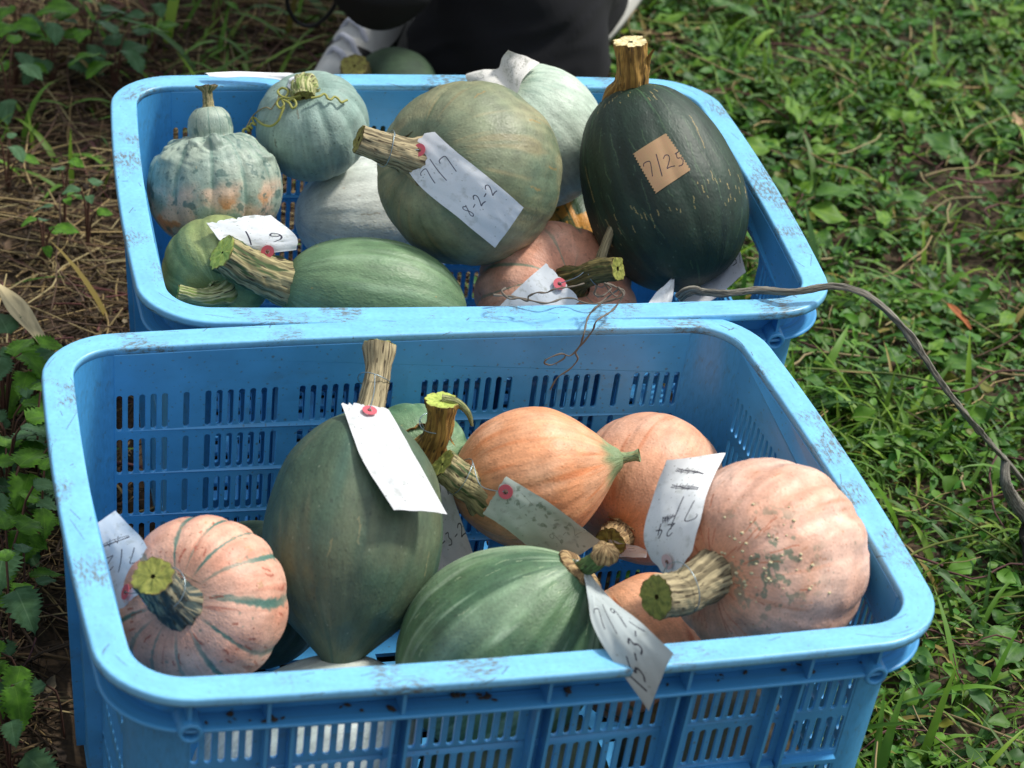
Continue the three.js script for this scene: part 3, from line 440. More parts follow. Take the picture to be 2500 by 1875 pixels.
mesh('blossom_end', new THREE.CylinderGeometry(0.0075, 0.007, 0.007, 18).applyQuaternion(new THREE.Quaternion().setFromUnitVectors(V3(0, 1, 0), V3(SQ.F2.ax))).translate(...V3(SQ.F2.c).addScaledVector(V3(SQ.F2.ax), -SQ.F2.L * 1.21).sub(SQG.F2.position).toArray()), STEMS.cork, SQG.F2);
squash('F3', 'mid green squash with a torn crooked stem, behind the teardrop squash', {
  seed: 3, prof: ell({ dimple: 0.08 }), ribs: 10, ribAmp: 0.03, base: [110, 142, 104], alt: [82, 116, 84], streak: [[[138, 166, 130], 4, 0.7, 0.05, 0.5, 0.7]], specks: [[[176, 168, 120], 30, 1.2, 0.6]],
  stem: { r0: 0.0125, r1: 0.0105, mat: 'tan', cut: 'lime', n: 6, flare: 0.8, bend: 0.1, end2: 0.35, hole: 0.1, twist: 1.6 } });
squash('F4', 'orange squash with a pointed green-tipped blossom end', {
  seed: 4, prof: spl([[1, 0], [0.96, 0.2], [0.82, 0.5], [0.5, 0.86], [0.1, 1], [-0.28, 0.96], [-0.56, 0.76], [-0.82, 0.46], [-0.98, 0.23], [-1.08, 0.12], [-1.1, 0]]), ribs: 9, ribAmp: 0.03, base: [220, 152, 108], alt: [226, 170, 132], altS: 1.5,
  streak: [[[204, 116, 66], 5, 0.8, 0.16, 0.6, 0.6], [[230, 172, 126], 3, 0.5, 0.1, 0.5, 0.5]], scars: [[[150, 132, 86], 22, 6, 24, 0.9, 0.8, 1.2, 1.8, 0.2, 0.75]], specks: [[[150, 84, 40], 200, 0.9, 0.5]],
  paint: (c, t, u, x, y, z) => mixc(c, [128, 146, 104], sstep(2.5, 2.85, t + 0.22 * pn(Math.cos(u) * 3, Math.sin(u) * 3, 3))), stem: { r0: 0.0145, r1: 0.0132, mat: 'green', cut: 'green', n: 8, flare: 0.5, bend: 0.12, hole: 0.1, off: 0.62 } });
{ // the dried flower stalk on its blossom end
  const b = V3(SQ.F4.c).addScaledVector(V3(SQ.F4.ax), -SQ.F4.L * 1.05).sub(SQG.F4.position), d = V3(0.0165, 0.006, 0.0);
  mesh('blossom_end', tubeGeo([b.clone().addScaledVector(d, -0.3), b, b.clone().addScaledVector(d, 0.6), b.clone().add(d)], (v) => lerp(0.0072, 0.0042, sstep(0, 0.6, v)) * (1 + 0.35 * sstep(0.8, 1, v)), { seg: 18, sides: 14 }), std({ map: stemTex([150, 166, 120], [120, 140, 104], [170, 160, 110], 9), roughness: 0.8 }), SQG.F4);
}
squash('F5', 'smooth peach pink squash with a short corky stem, against the crate back wall', {
  seed: 5, prof: ell({ dimple: 0.08, p: 0.95 }), ribs: 10, ribAmp: 0.02, base: [226, 176, 148], alt: [218, 158, 124], altS: 1.1, streak: [[[190, 104, 64], 6, 0.6, 0.28, 0.6, 0.5]], specks: [[[160, 76, 50], 160, 1.0, 0.5]],
  paint: (c, t) => mixc(c, [204, 126, 78], sstep(1.0, 0.3, t) * 0.7), stem: { r0: 0.014, r1: 0.0135, mat: 'cork', cut: 'dull', n: 9, flare: 0.2, bend: 0, hole: 0.2, sink: 0.88 } });
squash('F6', 'largest pink squash, pitted with grey-green warty patches, thick pale stem', {
  seed: 6, prof: ell({ dimple: 0.12, p: 0.86 }), ribs: 12, ribAmp: 0.045, ribPow: 1.5, lump: 0.03, rough: 0.026, spin: 0.2, base: [226, 186, 166], alt: [216, 164, 138], altS: 1.6, streak: [[[196, 118, 84], 5.5, 0.8, 0.30, 0.6, 0.5], [[226, 182, 164], 3, 0.6, 0.0, 0.5, 0.5]], tw: 1024, th: 512,
  specks: [[[168, 92, 62], 700, 1.2, 0.55], [[120, 124, 106], 60, 2.0, 0.5]], scars: [[[176, 92, 62], 60, 10, 70, 1.1, 0.6, 0.25, 1.1], [[184, 128, 96], 60, 4, 16, 1.6, 0.5, 1.0, 2.2]],
  paint: (c, t, u, x, y, z) => { mixc(c, [206, 126, 84], sstep(0.9, 0.2, t) * 0.6); const w = c6(x, y, z); mixc(c, [112, 124, 102], w); }, stem: { r0: 0.0172, r1: 0.0160, mat: 'grey', cut: 'green', n: 9, flare: -0.05, bend: 0.05, hole: 0.13, amp: 0.06 } });
squash('F7', 'mid green squash with long pale streaks and a corky ring round its stem', {
  seed: 7, prof: spl([[1, 0], [0.97, 0.16], [0.9, 0.34], [0.7, 0.62], [0.35, 0.9], [0, 1], [-0.4, 0.94], [-0.75, 0.7], [-0.95, 0.35], [-1, 0]]), ribs: 8, ribAmp: 0.05, ribPow: 1.6, base: [92, 122, 84], alt: [72, 104, 76], spin: 0.9,
  streak: [[[140, 164, 132], 2.4, 0.5, -0.2, 0.4, 0.9], [[180, 196, 170], 8, 1.4, 0.15, 0.6, 0.5], [[52, 84, 58], 5, 0.7, 0.2, 0.55, 0.7]], scars: [[[188, 196, 160], 60, 4, 18, 0.6, 0.5]], specks: [[[60, 74, 58], 160, 1.0, 0.5]], mott: 0.2,
  stem: { r0: 0.0072, r1: 0.0072, mat: 'fresh', cut: 'brown', n: 5, flare: 0.0, bend: 0.05, hole: 0.1, sink: 0.94 } });
{ // cork ring round the stem and the gnarled stem end
  const ax = V3(SQ.F7.ax), q = new THREE.Quaternion().setFromUnitVectors(V3(0, 0, 1), ax), t = new THREE.TorusGeometry(0.0155, 0.0062, 10, 40), p = t.attributes.position;
  for (let i = 0; i < p.count; i++) { const k = 1 + 0.16 * pn(p.getX(i) * 160, p.getY(i) * 160, p.getZ(i) * 160); p.setXYZ(i, p.getX(i) * k, p.getY(i) * k, p.getZ(i) * k * 0.7); } t.computeVertexNormals();
  t.applyQuaternion(q); t.translate(...V3(SQ.F7.c).addScaledVector(ax, SQ.F7.L * 0.945).sub(SQG.F7.position).toArray()); mesh('cork_ring', t, STEMS.cork, SQG.F7);
  const k = new THREE.IcosahedronGeometry(0.0102, 5), kp = k.attributes.position; for (let i = 0; i < kp.count; i++) { const n = 1 + 0.28 * pn(kp.getX(i) * 170, kp.getY(i) * 170, kp.getZ(i) * 170); kp.setXYZ(i, kp.getX(i) * n, kp.getY(i) * n * 0.85, kp.getZ(i) * n); } const kk = mergeVertices((k.deleteAttribute('normal'), k)); kk.computeVertexNormals();
  kk.translate(...V3(SQ.F7.end).sub(SQG.F7.position).toArray()); mesh('stem_knob', kk, STEMS.cork, SQG.F7);
}
squash('F8', 'orange pink squash with dark green stripes, half buried under the largest pink squash', {
  seed: 8, prof: ell({ dimple: 0.1 }), ribs: 10, ribAmp: 0.05, base: [222, 164, 128], alt: [212, 146, 106], valley: [92, 116, 98], valleyW: 0.36, valleyAmt: 0.9, valleyFade: (t, u) => sstep(-0.1, 0.25, pn(Math.round(u * 10 / 6.28) * 2.9, t, 7)), streak: [[[176, 84, 50], 6, 0.8, 0.25, 0.5, 0.6]] });
squash('F9', 'pale grey-white squash lying under the teardrop squash, specked with dirt', { seed: 9, prof: ell({ p: 0.95 }), ribs: 8, ribAmp: 0.02, base: [196, 202, 194], alt: [176, 186, 176], specks: [[[120, 112, 96], 220, 1.2, 0.6]] });
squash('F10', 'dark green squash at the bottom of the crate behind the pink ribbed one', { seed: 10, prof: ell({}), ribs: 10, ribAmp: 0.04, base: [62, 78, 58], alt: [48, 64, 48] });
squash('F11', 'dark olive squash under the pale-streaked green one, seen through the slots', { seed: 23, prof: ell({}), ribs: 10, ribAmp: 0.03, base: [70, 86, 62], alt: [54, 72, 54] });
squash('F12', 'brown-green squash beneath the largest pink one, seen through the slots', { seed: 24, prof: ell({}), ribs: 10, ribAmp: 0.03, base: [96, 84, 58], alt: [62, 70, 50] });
squash('B1', 'grey-green turban squash with a knobbly collar and domed neck, flushed orange', {
  seed: 11, nu: 150, nv: 120, prof: spl([[1.42, 0], [1.415, 0.12], [1.39, 0.2], [1.26, 0.3], [1.08, 0.335], [0.94, 0.345], [0.89, 0.4], [0.82, 0.56], [0.68, 0.74], [0.38, 0.94], [0, 1], [-0.4, 0.93], [-0.75, 0.7], [-0.93, 0.4], [-0.98, 0]]), ribs: 12, ribAmp: 0.06, ribTo: 0.85, spin: 0.6,
  warp: (u, t, h) => { const k = Math.exp(-(((h - 0.82) / 0.10) ** 2)) + 0.35 * Math.exp(-(((h - 0.6) / 0.16) ** 2)); return k * (0.34 * Math.max(0, pn(Math.cos(u) * 2.6, Math.sin(u) * 2.6, h * 5)) + 0.14 * Math.abs(pn(Math.cos(u) * 6, Math.sin(u) * 6, h * 11))) - 0.05 * Math.exp(-(((h - 0.95) / 0.04) ** 2)); },
  base: [158, 172, 156], alt: [136, 154, 142], altS: 2, blot: [[[212, 182, 158], 1.7, -0.12, 0.12, 0.95, (t, u) => sstep(1.5, 1.75, t) * sstep(2.5, 2.2, t)], [[196, 132, 84], 2.6, 0.14, 0.3, 0.85, (t) => sstep(1.7, 2.0, t)], [[78, 104, 98], 5, 0.16, 0.3, 0.7]],
  valley: [112, 138, 126], valleyW: 0.3, valleyAmt: 0.8, specks: [[[66, 82, 76], 900, 0.9, 0.55, 1.0, 2.6]], scars: [[[170, 150, 110], 8, 4, 12, 0.6, 0.6]] , tw: 768, th: 384,
  stem: { r0: 0.0052, r1: 0.0046, mat: 'green', cut: 'brown', n: 5, flare: 0.5, bend: 0.0, sink: 1.38, end: V3(SQ.B1.c).addScaledVector(V3(SQ.B1.ax), SQ.B1.L * 1.42 + 0.020).toArray(), end2: 1.3, amp: 0.1, hole: 0.1 } });
squash('B2', 'grey-blue round squash with curling green tendrils at its stem', {
  seed: 12, prof: ell({ dimple: 0.12, p: 0.85 }), ribs: 11, ribAmp: 0.045, ribPow: 1.6, base: [150, 172, 162], alt: [132, 158, 148], altS: 1.3, streak: [[[96, 124, 116], 5, 0.5, 0.2, 0.6, 0.5]], specks: [[[70, 88, 80], 170, 1.5, 0.6]], scars: [[[112, 110, 96], 4, 14, 22, 1.4, 0.7]], gloss: 0.55,
  stem: { r0: 0.0118, r1: 0.0112, mat: 'lime', cut: 'dull', n: 8, flare: 0.1, bend: 0.25, hole: 0.2, sink: 0.9 } });
squash('B3', 'smooth pale blue-white squash lying on its side beside the slotted crate wall', { seed: 13, prof: ell({ p: 0.95 }), ribs: 8, ribAmp: 0.022, base: [218, 222, 214], alt: [204, 210, 202], specks: [[[176, 150, 124], 60, 1.2, 0.5]], scars: [[[150, 136, 112], 12, 10, 30, 0.9, 0.6]], streak: [[[164, 182, 186], 4, 0.5, 0.2, 0.6, 0.5]] });
squash('B4', 'big olive-tan squash with a thick grey stem, topmost in its crate', {
  seed: 14, prof: ell({ dimple: 0.08, p: 0.9 }), ribs: 10, ribAmp: 0.022, lump: 0.035, rough: 0.012, spin: 1.1, base: [124, 132, 104], alt: [148, 144, 110], altS: 1.2, streak: [[[88, 102, 76], 3.4, 0.6, 0.05, 0.5, 0.7], [[154, 140, 102], 5, 0.9, 0.15, 0.5, 0.6]], scars: [[[164, 130, 76], 12, 8, 30, 1.2, 0.6, 1.0, 2.0]], mott: 0.22, tw: 768, th: 384,
  blot: [[[92, 112, 92], 1.3, 0.0, 0.25, 0.7]], stem: { r0: 0.0165, r1: 0.0132, mat: 'grey', cut: 'dull', n: 8, flare: 0.5, bend: 0.08, hole: 0.2, amp: 0.1 } });
squash('B5', 'pale mint green squash with fine wrinkles, behind the olive-tan squash', { seed: 15, prof: ell({ dimple: 0.06 }), ribs: 10, ribAmp: 0.02, base: [196, 210, 194], alt: [176, 194, 176], streak: [[[140, 164, 148], 6, 1.6, 0.2, 0.5, 0.6]], rough: 0.012 });
squash('B6', 'very dark green upright squash with a tape label and split woody stem', {
  seed: 16, prof: spl([[1, 0], [0.985, 0.18], [0.93, 0.4], [0.78, 0.64], [0.5, 0.85], [0.15, 0.97], [-0.2, 1.01], [-0.5, 0.93], [-0.76, 0.72], [-0.93, 0.42], [-1, 0]]), ribs: 10, ribAmp: 0.022, base: [28, 48, 36], alt: [40, 60, 46], altS: 1.2, tw: 1024, th: 512,
  streak: [[[66, 98, 66], 9, 0.8, 0.36, 0.62, 0.75], [[20, 38, 32], 4, 0.4, 0.1, 0.5, 0.6]], mott: 0.3, scars: [[[176, 150, 96], 120, 3, 13, 1.0, 0.85, 1.7, 2.0], [[176, 150, 96], 50, 3, 12, 1.0, 0.8, 0.4, 0.8], [[170, 138, 84], 3, 40, 80, 1.8, 0.7, 1.3, 1.6, 0.0, 1], [[92, 116, 80], 110, 10, 60, 1.0, 0.5, 0.4, 2.6]], specks: [[[92, 116, 100], 500, 1.4, 0.5]], gloss: 0.55,
  stem: { r0: 0.0168, r1: 0.0142, mat: 'tan', cut: 'cream', n: 5, flare: 0.4, bend: -0.08, end2: 0.1, hole: 0.16, amp: 0.26, twist: 1.2 } });
squash('B7', 'small squash mottled dark green and orange, wedged between its neighbours', { seed: 17, prof: ell({}), ribs: 9, ribAmp: 0.03, base: [50, 76, 50], alt: [214, 150, 64], altS: 1.5, altLo: 0.0, altHi: 0.1, blot: [[[60, 78, 50], 4.5, 0.14, 0.22, 0.85]], streak: [[[52, 76, 50], 5, 0.6, 0.2, 0.35, 0.8]] });
squash('B8', 'flattened pink squash with pale green lines, trailing dry curled tendrils', {
  seed: 18, prof: ell({ dimple: 0.2, p: 0.8 }), ribs: 12, ribAmp: 0.07, base: [224, 172, 148], alt: [208, 144, 116], valley: [128, 144, 122], valleyW: 0.26, valleyAmt: 0.85, valleyFade: (t, u) => sstep(-0.25, 0.2, pn(Math.round(u * 12 / 6.28) * 3.3, t * 0.7, 4)), streak: [[[170, 80, 56], 7, 1.0, 0.36, 0.55, 0.6]], specks: [[[120, 62, 46], 120, 1.2, 0.5]], scars: [[[160, 70, 50], 24, 5, 16, 0.8, 0.5]],
  stem: { r0: 0.0105, r1: 0.0112, mat: 'olive', cut: 'green', n: 8, flare: 0.45, bend: 0.1, hole: 0.2, amp: 0.16 } });
squash('B9', 'long sage green squash lying down with a stout striped stem', {
  seed: 19, prof: spl([[1, 0], [0.985, 0.2], [0.9, 0.48], [0.62, 0.8], [0.2, 0.98], [-0.2, 1], [-0.6, 0.83], [-0.86, 0.52], [-0.98, 0.2], [-1, 0]]), ribs: 9, ribAmp: 0.02, base: [92, 122, 88], alt: [112, 140, 102], streak: [[[74, 104, 74], 6, 0.7, 0.18, 0.5, 0.65], [[142, 166, 136], 4, 0.6, 0.1, 0.5, 0.5]], scars: [[[84, 88, 70], 6, 14, 40, 0.9, 0.5]], specks: [[[180, 150, 90], 16, 1.4, 0.7]],
  stem: { r0: 0.0205, r1: 0.0165, mat: 'green', cut: 'lime', n: 7, flare: -0.1, bend: 0.03, hole: 0.08, amp: 0.12 } });
squash('B10', 'small light olive green squash squeezed into the crate corner', { seed: 20, prof: ell({ dimple: 0.14, p: 0.85 }), ribs: 12, ribAmp: 0.05, base: [136, 148, 94], alt: [118, 134, 82], streak: [[[158, 172, 116], 5, 0.7, 0.15, 0.5, 0.6]], specks: [[[170, 180, 140], 60, 1.0, 0.5]],
  stem: { r0: 0.0085, r1: 0.0072, mat: 'lime', cut: 'lime', n: 6, flare: 0.5, bend: 0.15, hole: 0.05 } });
squash('G1', 'dusky green squash on the ground beside the white sneaker', { seed: 21, prof: ell({ dimple: 0.1 }), ribs: 10, ribAmp: 0.03, base: [62, 84, 60], alt: [52, 72, 54], gloss: 0.75, stem: { r0: 0.0165, r1: 0.0175, mat: 'olive', cut: 'dull', n: 7, flare: 0.1, bend: 0.1, hole: 0.1 } });
function c6(x, y, z) { // wart patch of the largest pink squash, in its own skin coordinates
  const d = Math.hypot(x - W6.x, y - W6.y, z - W6.z); return sstep(0.75, 0.15, d) * sstep(0.10, 0.22, 0.8 * fbm(x * 5.2 + 1.4, y * 5.2, z * 5.2 + 6, 3) + 0.7 * fbm(x * 13, y * 13, z * 13, 4) + 0.09 * sstep(0.5, 0.0, d)) * 0.85;
}
// ---------------------------------------------------------------- paper tags
const GL = { // pen strokes in a unit box
  '7': [[[0, 0.25], [0.05, 0.05], [0.7, 0], [0.68, 0.3], [0.5, 1.05]]], '/': [[[0.45, -0.25], [0.3, 1.25]]], '2': [[[0.05, 0.22], [0.3, 0], [0.62, 0.08], [0.6, 0.35], [0.25, 0.75], [0, 0.98], [0.35, 0.88], [0.8, 0.92]]],
  '5': [[[0.2, 0.1], [0.12, 0.48], [0.45, 0.42], [0.62, 0.66], [0.42, 0.98], [0.05, 0.98]], [[0.12, 0.1], [0.78, -0.05]]], '1': [[[0.42, 0], [0.34, 1]]], '3': [[[0.1, 0.08], [0.6, 0.05], [0.28, 0.42], [0.62, 0.66], [0.4, 1], [0, 0.9]]],
  '8': [[[0.62, 0.15], [0.35, 0], [0.12, 0.2], [0.55, 0.62], [0.6, 0.9], [0.32, 1.02], [0.16, 0.8], [0.5, 0.45], [0.7, 0.1]]], '-': [[[0.1, 0.55], [0.65, 0.48]]], '9': [[[0.6, 0.1], [0.3, 0], [0.1, 0.25], [0.3, 0.45], [0.6, 0.12], [0.6, 0.5], [0.5, 1.05]]],
  '6': [[[0.5, 0], [0.15, 0.45], [0.15, 0.85], [0.4, 1], [0.6, 0.75], [0.35, 0.6], [0.16, 0.75]]], '4': [[[0.35, 0], [0.05, 0.62], [0.75, 0.6]], [[0.5, 0.25], [0.45, 1.05]]],
};
function pen(x, str, px, py, h, rot, lw, col, r) {
  x.save(); x.translate(px, py); x.rotate(rot); x.strokeStyle = col; x.lineCap = 'round'; x.lineJoin = 'round'; let ox = 0;
  for (const ch of str) {
    const w = h * (ch === '-' ? 0.62 : ch === '/' ? 0.6 : ch === '1' ? 0.6 : 0.86), jy = (r() - 0.5) * h * 0.12;
    for (const s of GL[ch] || []) { x.lineWidth = lw * (0.85 + 0.3 * r()); x.beginPath(); s.forEach(([a, b], i) => { const X = ox + a * w * 0.95, Y = b * h + jy; if (!i) x.moveTo(X, Y); else { const [pa, pb] = s[i - 1], mx = ox + (pa + a) / 2 * w * 0.95, my = (pb + b) / 2 * h + jy; i === 1 ? x.lineTo(mx, my) : x.quadraticCurveTo(ox + pa * w * 0.95, pb * h + jy, mx, my); if (i === s.length - 1) x.lineTo(X, Y); } }); x.stroke(); }
    ox += w * 1.05;
  }
  x.restore();
}
const scrub = (x, px, py, w, h, rot, r) => { x.save(); x.translate(px, py); x.rotate(rot); x.strokeStyle = '#33323c'; x.lineWidth = 2.4; for (let i = 0; i < 4; i++) { x.beginPath(); x.moveTo(-w / 2, (r() - 0.5) * h); x.quadraticCurveTo(0, (r() - 0.5) * h * 2, w / 2, (r() - 0.5) * h); x.stroke(); } for (let i = 0; i < 3; i++) { const q = (i - 1) * w * 0.22; x.beginPath(); x.moveTo(q - 6, h * 0.9); x.lineTo(q + 8, -h * 0.9); x.lineTo(q + 16, h * 0.5); x.stroke(); } x.restore(); };
function tagTex(seed, base, draw, stain = 0.4, spots = 40) {
  const W = 256, H = 512, cv = document.createElement('canvas'); cv.width = W; cv.height = H; const x = cv.getContext('2d'), r = rng(seed);
  const im = x.createImageData(W, H);
  for (let j = 0; j < H; j++) for (let i = 0; i < W; i++) { const n = fbm(i / 46 + seed, j / 46, 1, 4), f = pn(i / 3, j / 3, seed), m = sstep(0.05, 0.42, n) * stain, k = (j * W + i) * 4; const b = 1 - 0.05 * Math.abs(f); im.data[k] = lerp(base[0], 132, m) * b; im.data[k + 1] = lerp(base[1], 136, m) * b; im.data[k + 2] = lerp(base[2], 126, m) * b; im.data[k + 3] = 255; }
  x.putImageData(im, 0, 0);
  for (let i = 0; i < spots; i++) { x.fillStyle = `rgba(96,100,92,${0.25 + 0.4 * r()})`; x.beginPath(); x.arc(r() * W, r() * H, 0.8 + r() * 2.2, 0, 7); x.fill(); }
  if (draw) draw(x, r, W, H);
  const t = new THREE.CanvasTexture(cv); t.colorSpace = THREE.SRGBColorSpace; return t;
}
const ringM = std({ color: srgb(206, 92, 104), roughness: 0.7 }), ringPale = std({ color: srgb(206, 178, 178), roughness: 0.7 }), wireM = std({ color: srgb(150, 168, 176), roughness: 0.35, metalness: 0.8 }), hubM = std({ color: srgb(110, 78, 66), roughness: 0.9 });
const TAGS = {};
function paperTag(key, label, tex, o = {}) {
  const rows = TAG[key].map(([a, b]) => [V3(a), V3(b)]), org = rows[0][0].clone().add(rows[0][1]).multiplyScalar(0.5);
  const g = thing('paper_tag', label, 'tag', org, 'paper tags wired to the squashes');
  const CL = new THREE.CatmullRomCurve3(rows.map((r) => r[0])), CRt = new THREE.CatmullRomCurve3(rows.map((r) => r[1])), r = rng(key.charCodeAt(0) * 31 + key.charCodeAt(1) * 7 + key.length), sd = r() * 50;
  const nrm = (s, t) => { const e = 0.02, a = at0(Math.min(1, s + e), t), b = at0(Math.max(0, s - e), t), c = at0(s, Math.min(1, t + e)), d = at0(s, Math.max(0, t - e)); return a.sub(b).cross(c.sub(d)).normalize().multiplyScalar(-1); };
  const at0 = (s, t) => CL.getPoint(t).lerp(CRt.getPoint(t), s);
  const edge = (s, t) => { // torn top end, clipped corners, slightly worn sides
    const jag = (o.torn ?? 0.02) * (0.6 * pn(s * 9 + sd, 0.5, 1) + 0.5 * pn(s * 26 + sd, 0.5, 2) + 0.25), cor = (o.clip ?? 0.0) * Math.max(0, Math.abs(s - 0.5) - 0.25) * 2, jf = (o.tornFar ?? 0) * (0.7 * pn(s * 6 + sd, 3.5, 1) + 0.5 * pn(s * 19, 3.5, sd));
    const t0 = jag + cor, t1 = 1 - 0.004 - Math.max(0, jf) * 1.2; return [clamp(s + 0.012 * pn(t * 7, s * 2, sd) * (s < 0.1 || s > 0.9 ? 1 : 0), 0, 1), lerp(t0, t1, t)];
  };
  const bow = o.bow ?? 0.0015, P = (s, t) => { const [a, b] = edge(s, t), p = at0(a, clamp(b)), n = nrm(a, clamp(b)); return p.addScaledVector(n, bow * Math.sin(a * Math.PI) + (o.curl || 0) * (b - 0.5) ** 2 + 0.0016 * pn(a * 2.2 + sd, b * 3, 1) + 0.0011 * Math.abs(pn(a * 3 + b * 4 + sd, b * 2 - a * 3, 7))).sub(org); };
  const nu = 22, nv = 30, uvf = (s, t) => { const [a, b] = edge(s, t); return [a, 1 - b]; };
  const top = gridGeo(nu, nv, P, uvf), bot = top.clone(); const bp = bot.attributes.position, tn = top.attributes.normal;
  for (let i = 0; i < bp.count; i++) bp.setXYZ(i, bp.getX(i) - tn.getX(i) * 0.00035, bp.getY(i) - tn.getY(i) * 0.00035, bp.getZ(i) - tn.getZ(i) * 0.00035);
  const m = std({ map: tex, roughness: 0.85 });
  mesh('paper', mergeGeometries([top, bot]), m, g);
  if (o.eye !== false) {
    const es = o.es ?? 0.5, et = o.et ?? 0.14, c = at0(es, et), n = nrm(es, et); if (n.dot(camera.position.clone().sub(c)) < 0) n.multiplyScalar(-1);
    c.addScaledVector(n, 0.0034 + bow); const q = new THREE.Quaternion().setFromUnitVectors(V3(0, 0, 1), n);
    const sh = new THREE.Shape(); sh.absarc(0, 0, 0.0060, 0, Math.PI * 2); const h = new THREE.Path(); h.absarc(0, 0, 0.0021, 0, Math.PI * 2, true); sh.holes.push(h);
    mesh('eyelet_ring', new THREE.ExtrudeGeometry(sh, { depth: 0.0003, bevelEnabled: false, curveSegments: 20 }).applyQuaternion(q).translate(...c.clone().sub(org).toArray()), o.pale ? ringPale : ringM, g);
    const st = o.stem && SQSTEM[o.stem];
    if (st) { const m1 = st.mid.clone(), ct = c.clone().addScaledVector(n, 0.0006), md = ct.clone().lerp(m1, 0.5).addScaledVector(n, 0.004), dirn = st.end.clone().sub(st.base).normalize(), a = V3(0, 1, 0).cross(dirn).normalize(), b = dirn.clone().cross(a), lp = [], wm = st.base.clone().lerp(st.end, 0.55);
      for (let i = 0; i <= 20; i++) { const an = i / 20 * 6.6; lp.push(wm.clone().addScaledVector(a, Math.cos(an) * (st.r * 1.12 + 0.0008)).addScaledVector(b, Math.sin(an) * (st.r * 1.12 + 0.0008)).addScaledVector(dirn, 0.0012 * Math.sin(an * 2)).sub(org)); }
      mesh('wire', mergeGeometries([tubeGeo(lp, 0.00042, { seg: 60, sides: 6 }), tubeGeo([ct.clone().addScaledVector(n, -0.003), ct, md, lp[5].clone().add(org)].map((p) => p.clone().sub(org)), 0.00042, { seg: 24, sides: 6 })]), wireM, g); }
    mesh('wire_knot', new THREE.SphereGeometry(0.0016, 10, 8).scale(1, 1, 0.7).applyQuaternion(q).translate(...c.clone().sub(org).toArray()), hubM, g);
  }
  TAGS[key] = g; return g;
}
const INK = '#2c2c38', WHITE = [236, 238, 240];
paperTag('F2', 'blank bright white tag wired to the dark teardrop squash', tagTex(1, [208, 210, 212], null, 0.3, 60), { stem: 'F2', torn: 0.05, et: 0.1 });
paperTag('F4', 'grey mould-spotted tag with faded writing, across the orange squash', tagTex(2, [176, 186, 176], (x, r) => {
  for (let i = 0; i < 46; i++) { x.fillStyle = `rgba(104,116,100,${0.3 + 0.3 * r()})`; x.beginPath(); x.ellipse(130 + r() * 110, 60 + r() * 430, 4 + r() * 7, 4 + r() * 9, r() * 3, 0, 7); x.fill(); }
  pen(x, '2/', 150, 120, 60, 0.2, 2.2, 'rgba(120,128,118,.8)', r); pen(x, '9-2', 110, 360, 60, 0.1, 2.6, 'rgba(116,122,112,.7)', r);
}, 0.55, 60), { stem: 'F4', torn: 0.03, et: 0.1, es: 0.72, curl: 0.008 });
paperTag('F6', 'white tag with struck-out dates standing up on the largest pink squash', tagTex(3, [228, 231, 232], (x, r) => {
  scrub(x, 128, 440, 150, 16, 0.25, r); scrub(x, 118, 365, 140, 15, 0.2, r); pen(x, '7/', 20, 190, 92, 0.1, 4.5, INK, r); scrub(x, 150, 232, 52, 18, 0.1, r); pen(x, '24', 118, 150, 54, 0.15, 4.5, INK, r);
}, 0.3, 90), { stem: 'F6', torn: 0.02, clip: 0.25, et: 0.1, pale: true });
paperTag('F7', 'twisted grey tag reading 15-3-1, hanging over the crate rim', tagTex(4, [184, 194, 194], (x, r) => {
  pen(x, '7/9', 40, 236, 74, 0.15, 5, INK, r); pen(x, '15-3-1', 14, 440, 56, -0.52, 6, INK, r);
}, 0.25, 50), { torn: 0.01, eye: false, curl: 0.004 });
paperTag('F1', 'white tag with a crossed-out line, propped on the crate end wall', tagTex(5, [214, 220, 226], (x, r) => { scrub(x, 120, 390, 170, 18, 0.15, r); pen(x, '7/24', 40, 220, 76, Math.PI * 0 + 0.3, 4, INK, r); pen(x, '1', 214, 250, 60, 0.2, 4, INK, r); }, 0.3, 50), { stem: 'F1', et: 0.12, es: 0.3 });
paperTag('F3', 'white tag ending -3-2, half hidden between the teardrop and orange squashes', tagTex(6, [220, 222, 228], (x, r) => { pen(x, '7/', 140, 90, 80, 0, 5, INK, r); pen(x, '8-3-2', 20, 360, 62, -0.1, 5, INK, r); }, 0.25, 40), { stem: 'F3', et: 0.1 });
paperTag('F5', 'white sliver of a tag beside the corky stems', tagTex(7, WHITE, (x, r) => { pen(x, '111', 60, 300, 70, 0.4, 3, INK, r); }, 0.1, 20), { eye: false });
paperTag('B4', 'large white tag reading 7/7 and 8-2-2', tagTex(8, [232, 235, 238], (x, r) => { pen(x, '7/7', 44, 122, 76, 0.12, 3.8, '#3c3c4c', r); pen(x, '8-2-2', 44, 322, 50, 0.05, 3.6, '#3c3c4c', r); }, 0.28, 50), { stem: 'B4', torn: 0.03, clip: 0.14, et: 0.09 });
paperTag('B9', 'torn white tag reading 6/19 behind the stout striped stem', tagTex(9, [224, 228, 230], (x, r) => { pen(x, '6/19', 40, 215, 110, 0.05, 6, '#3a3a48', r); }, 0.5, 120), { torn: 0.02, et: 0.12, tornFar: 0.12 });
paperTag('B8', 'blue-grey tag with a red ring on the flattened pink squash', tagTex(10, [208, 214, 220], null, 0.4, 60), { stem: 'B8', torn: 0.04, et: 0.1 });
paperTag('B6', 'white tag reading 15-1-3 under the very dark squash', tagTex(11, [224, 226, 232], (x, r) => { pen(x, '15-1-3', 70, 500, 56, -Math.PI / 2 + 0.25, 4.5, INK, r); }, 0.2, 40), { eye: false });
paperTag('B3', 'small white tag corner poking up beside the dry vine', tagTex(12, WHITE, null, 0.2, 20), { eye: false });
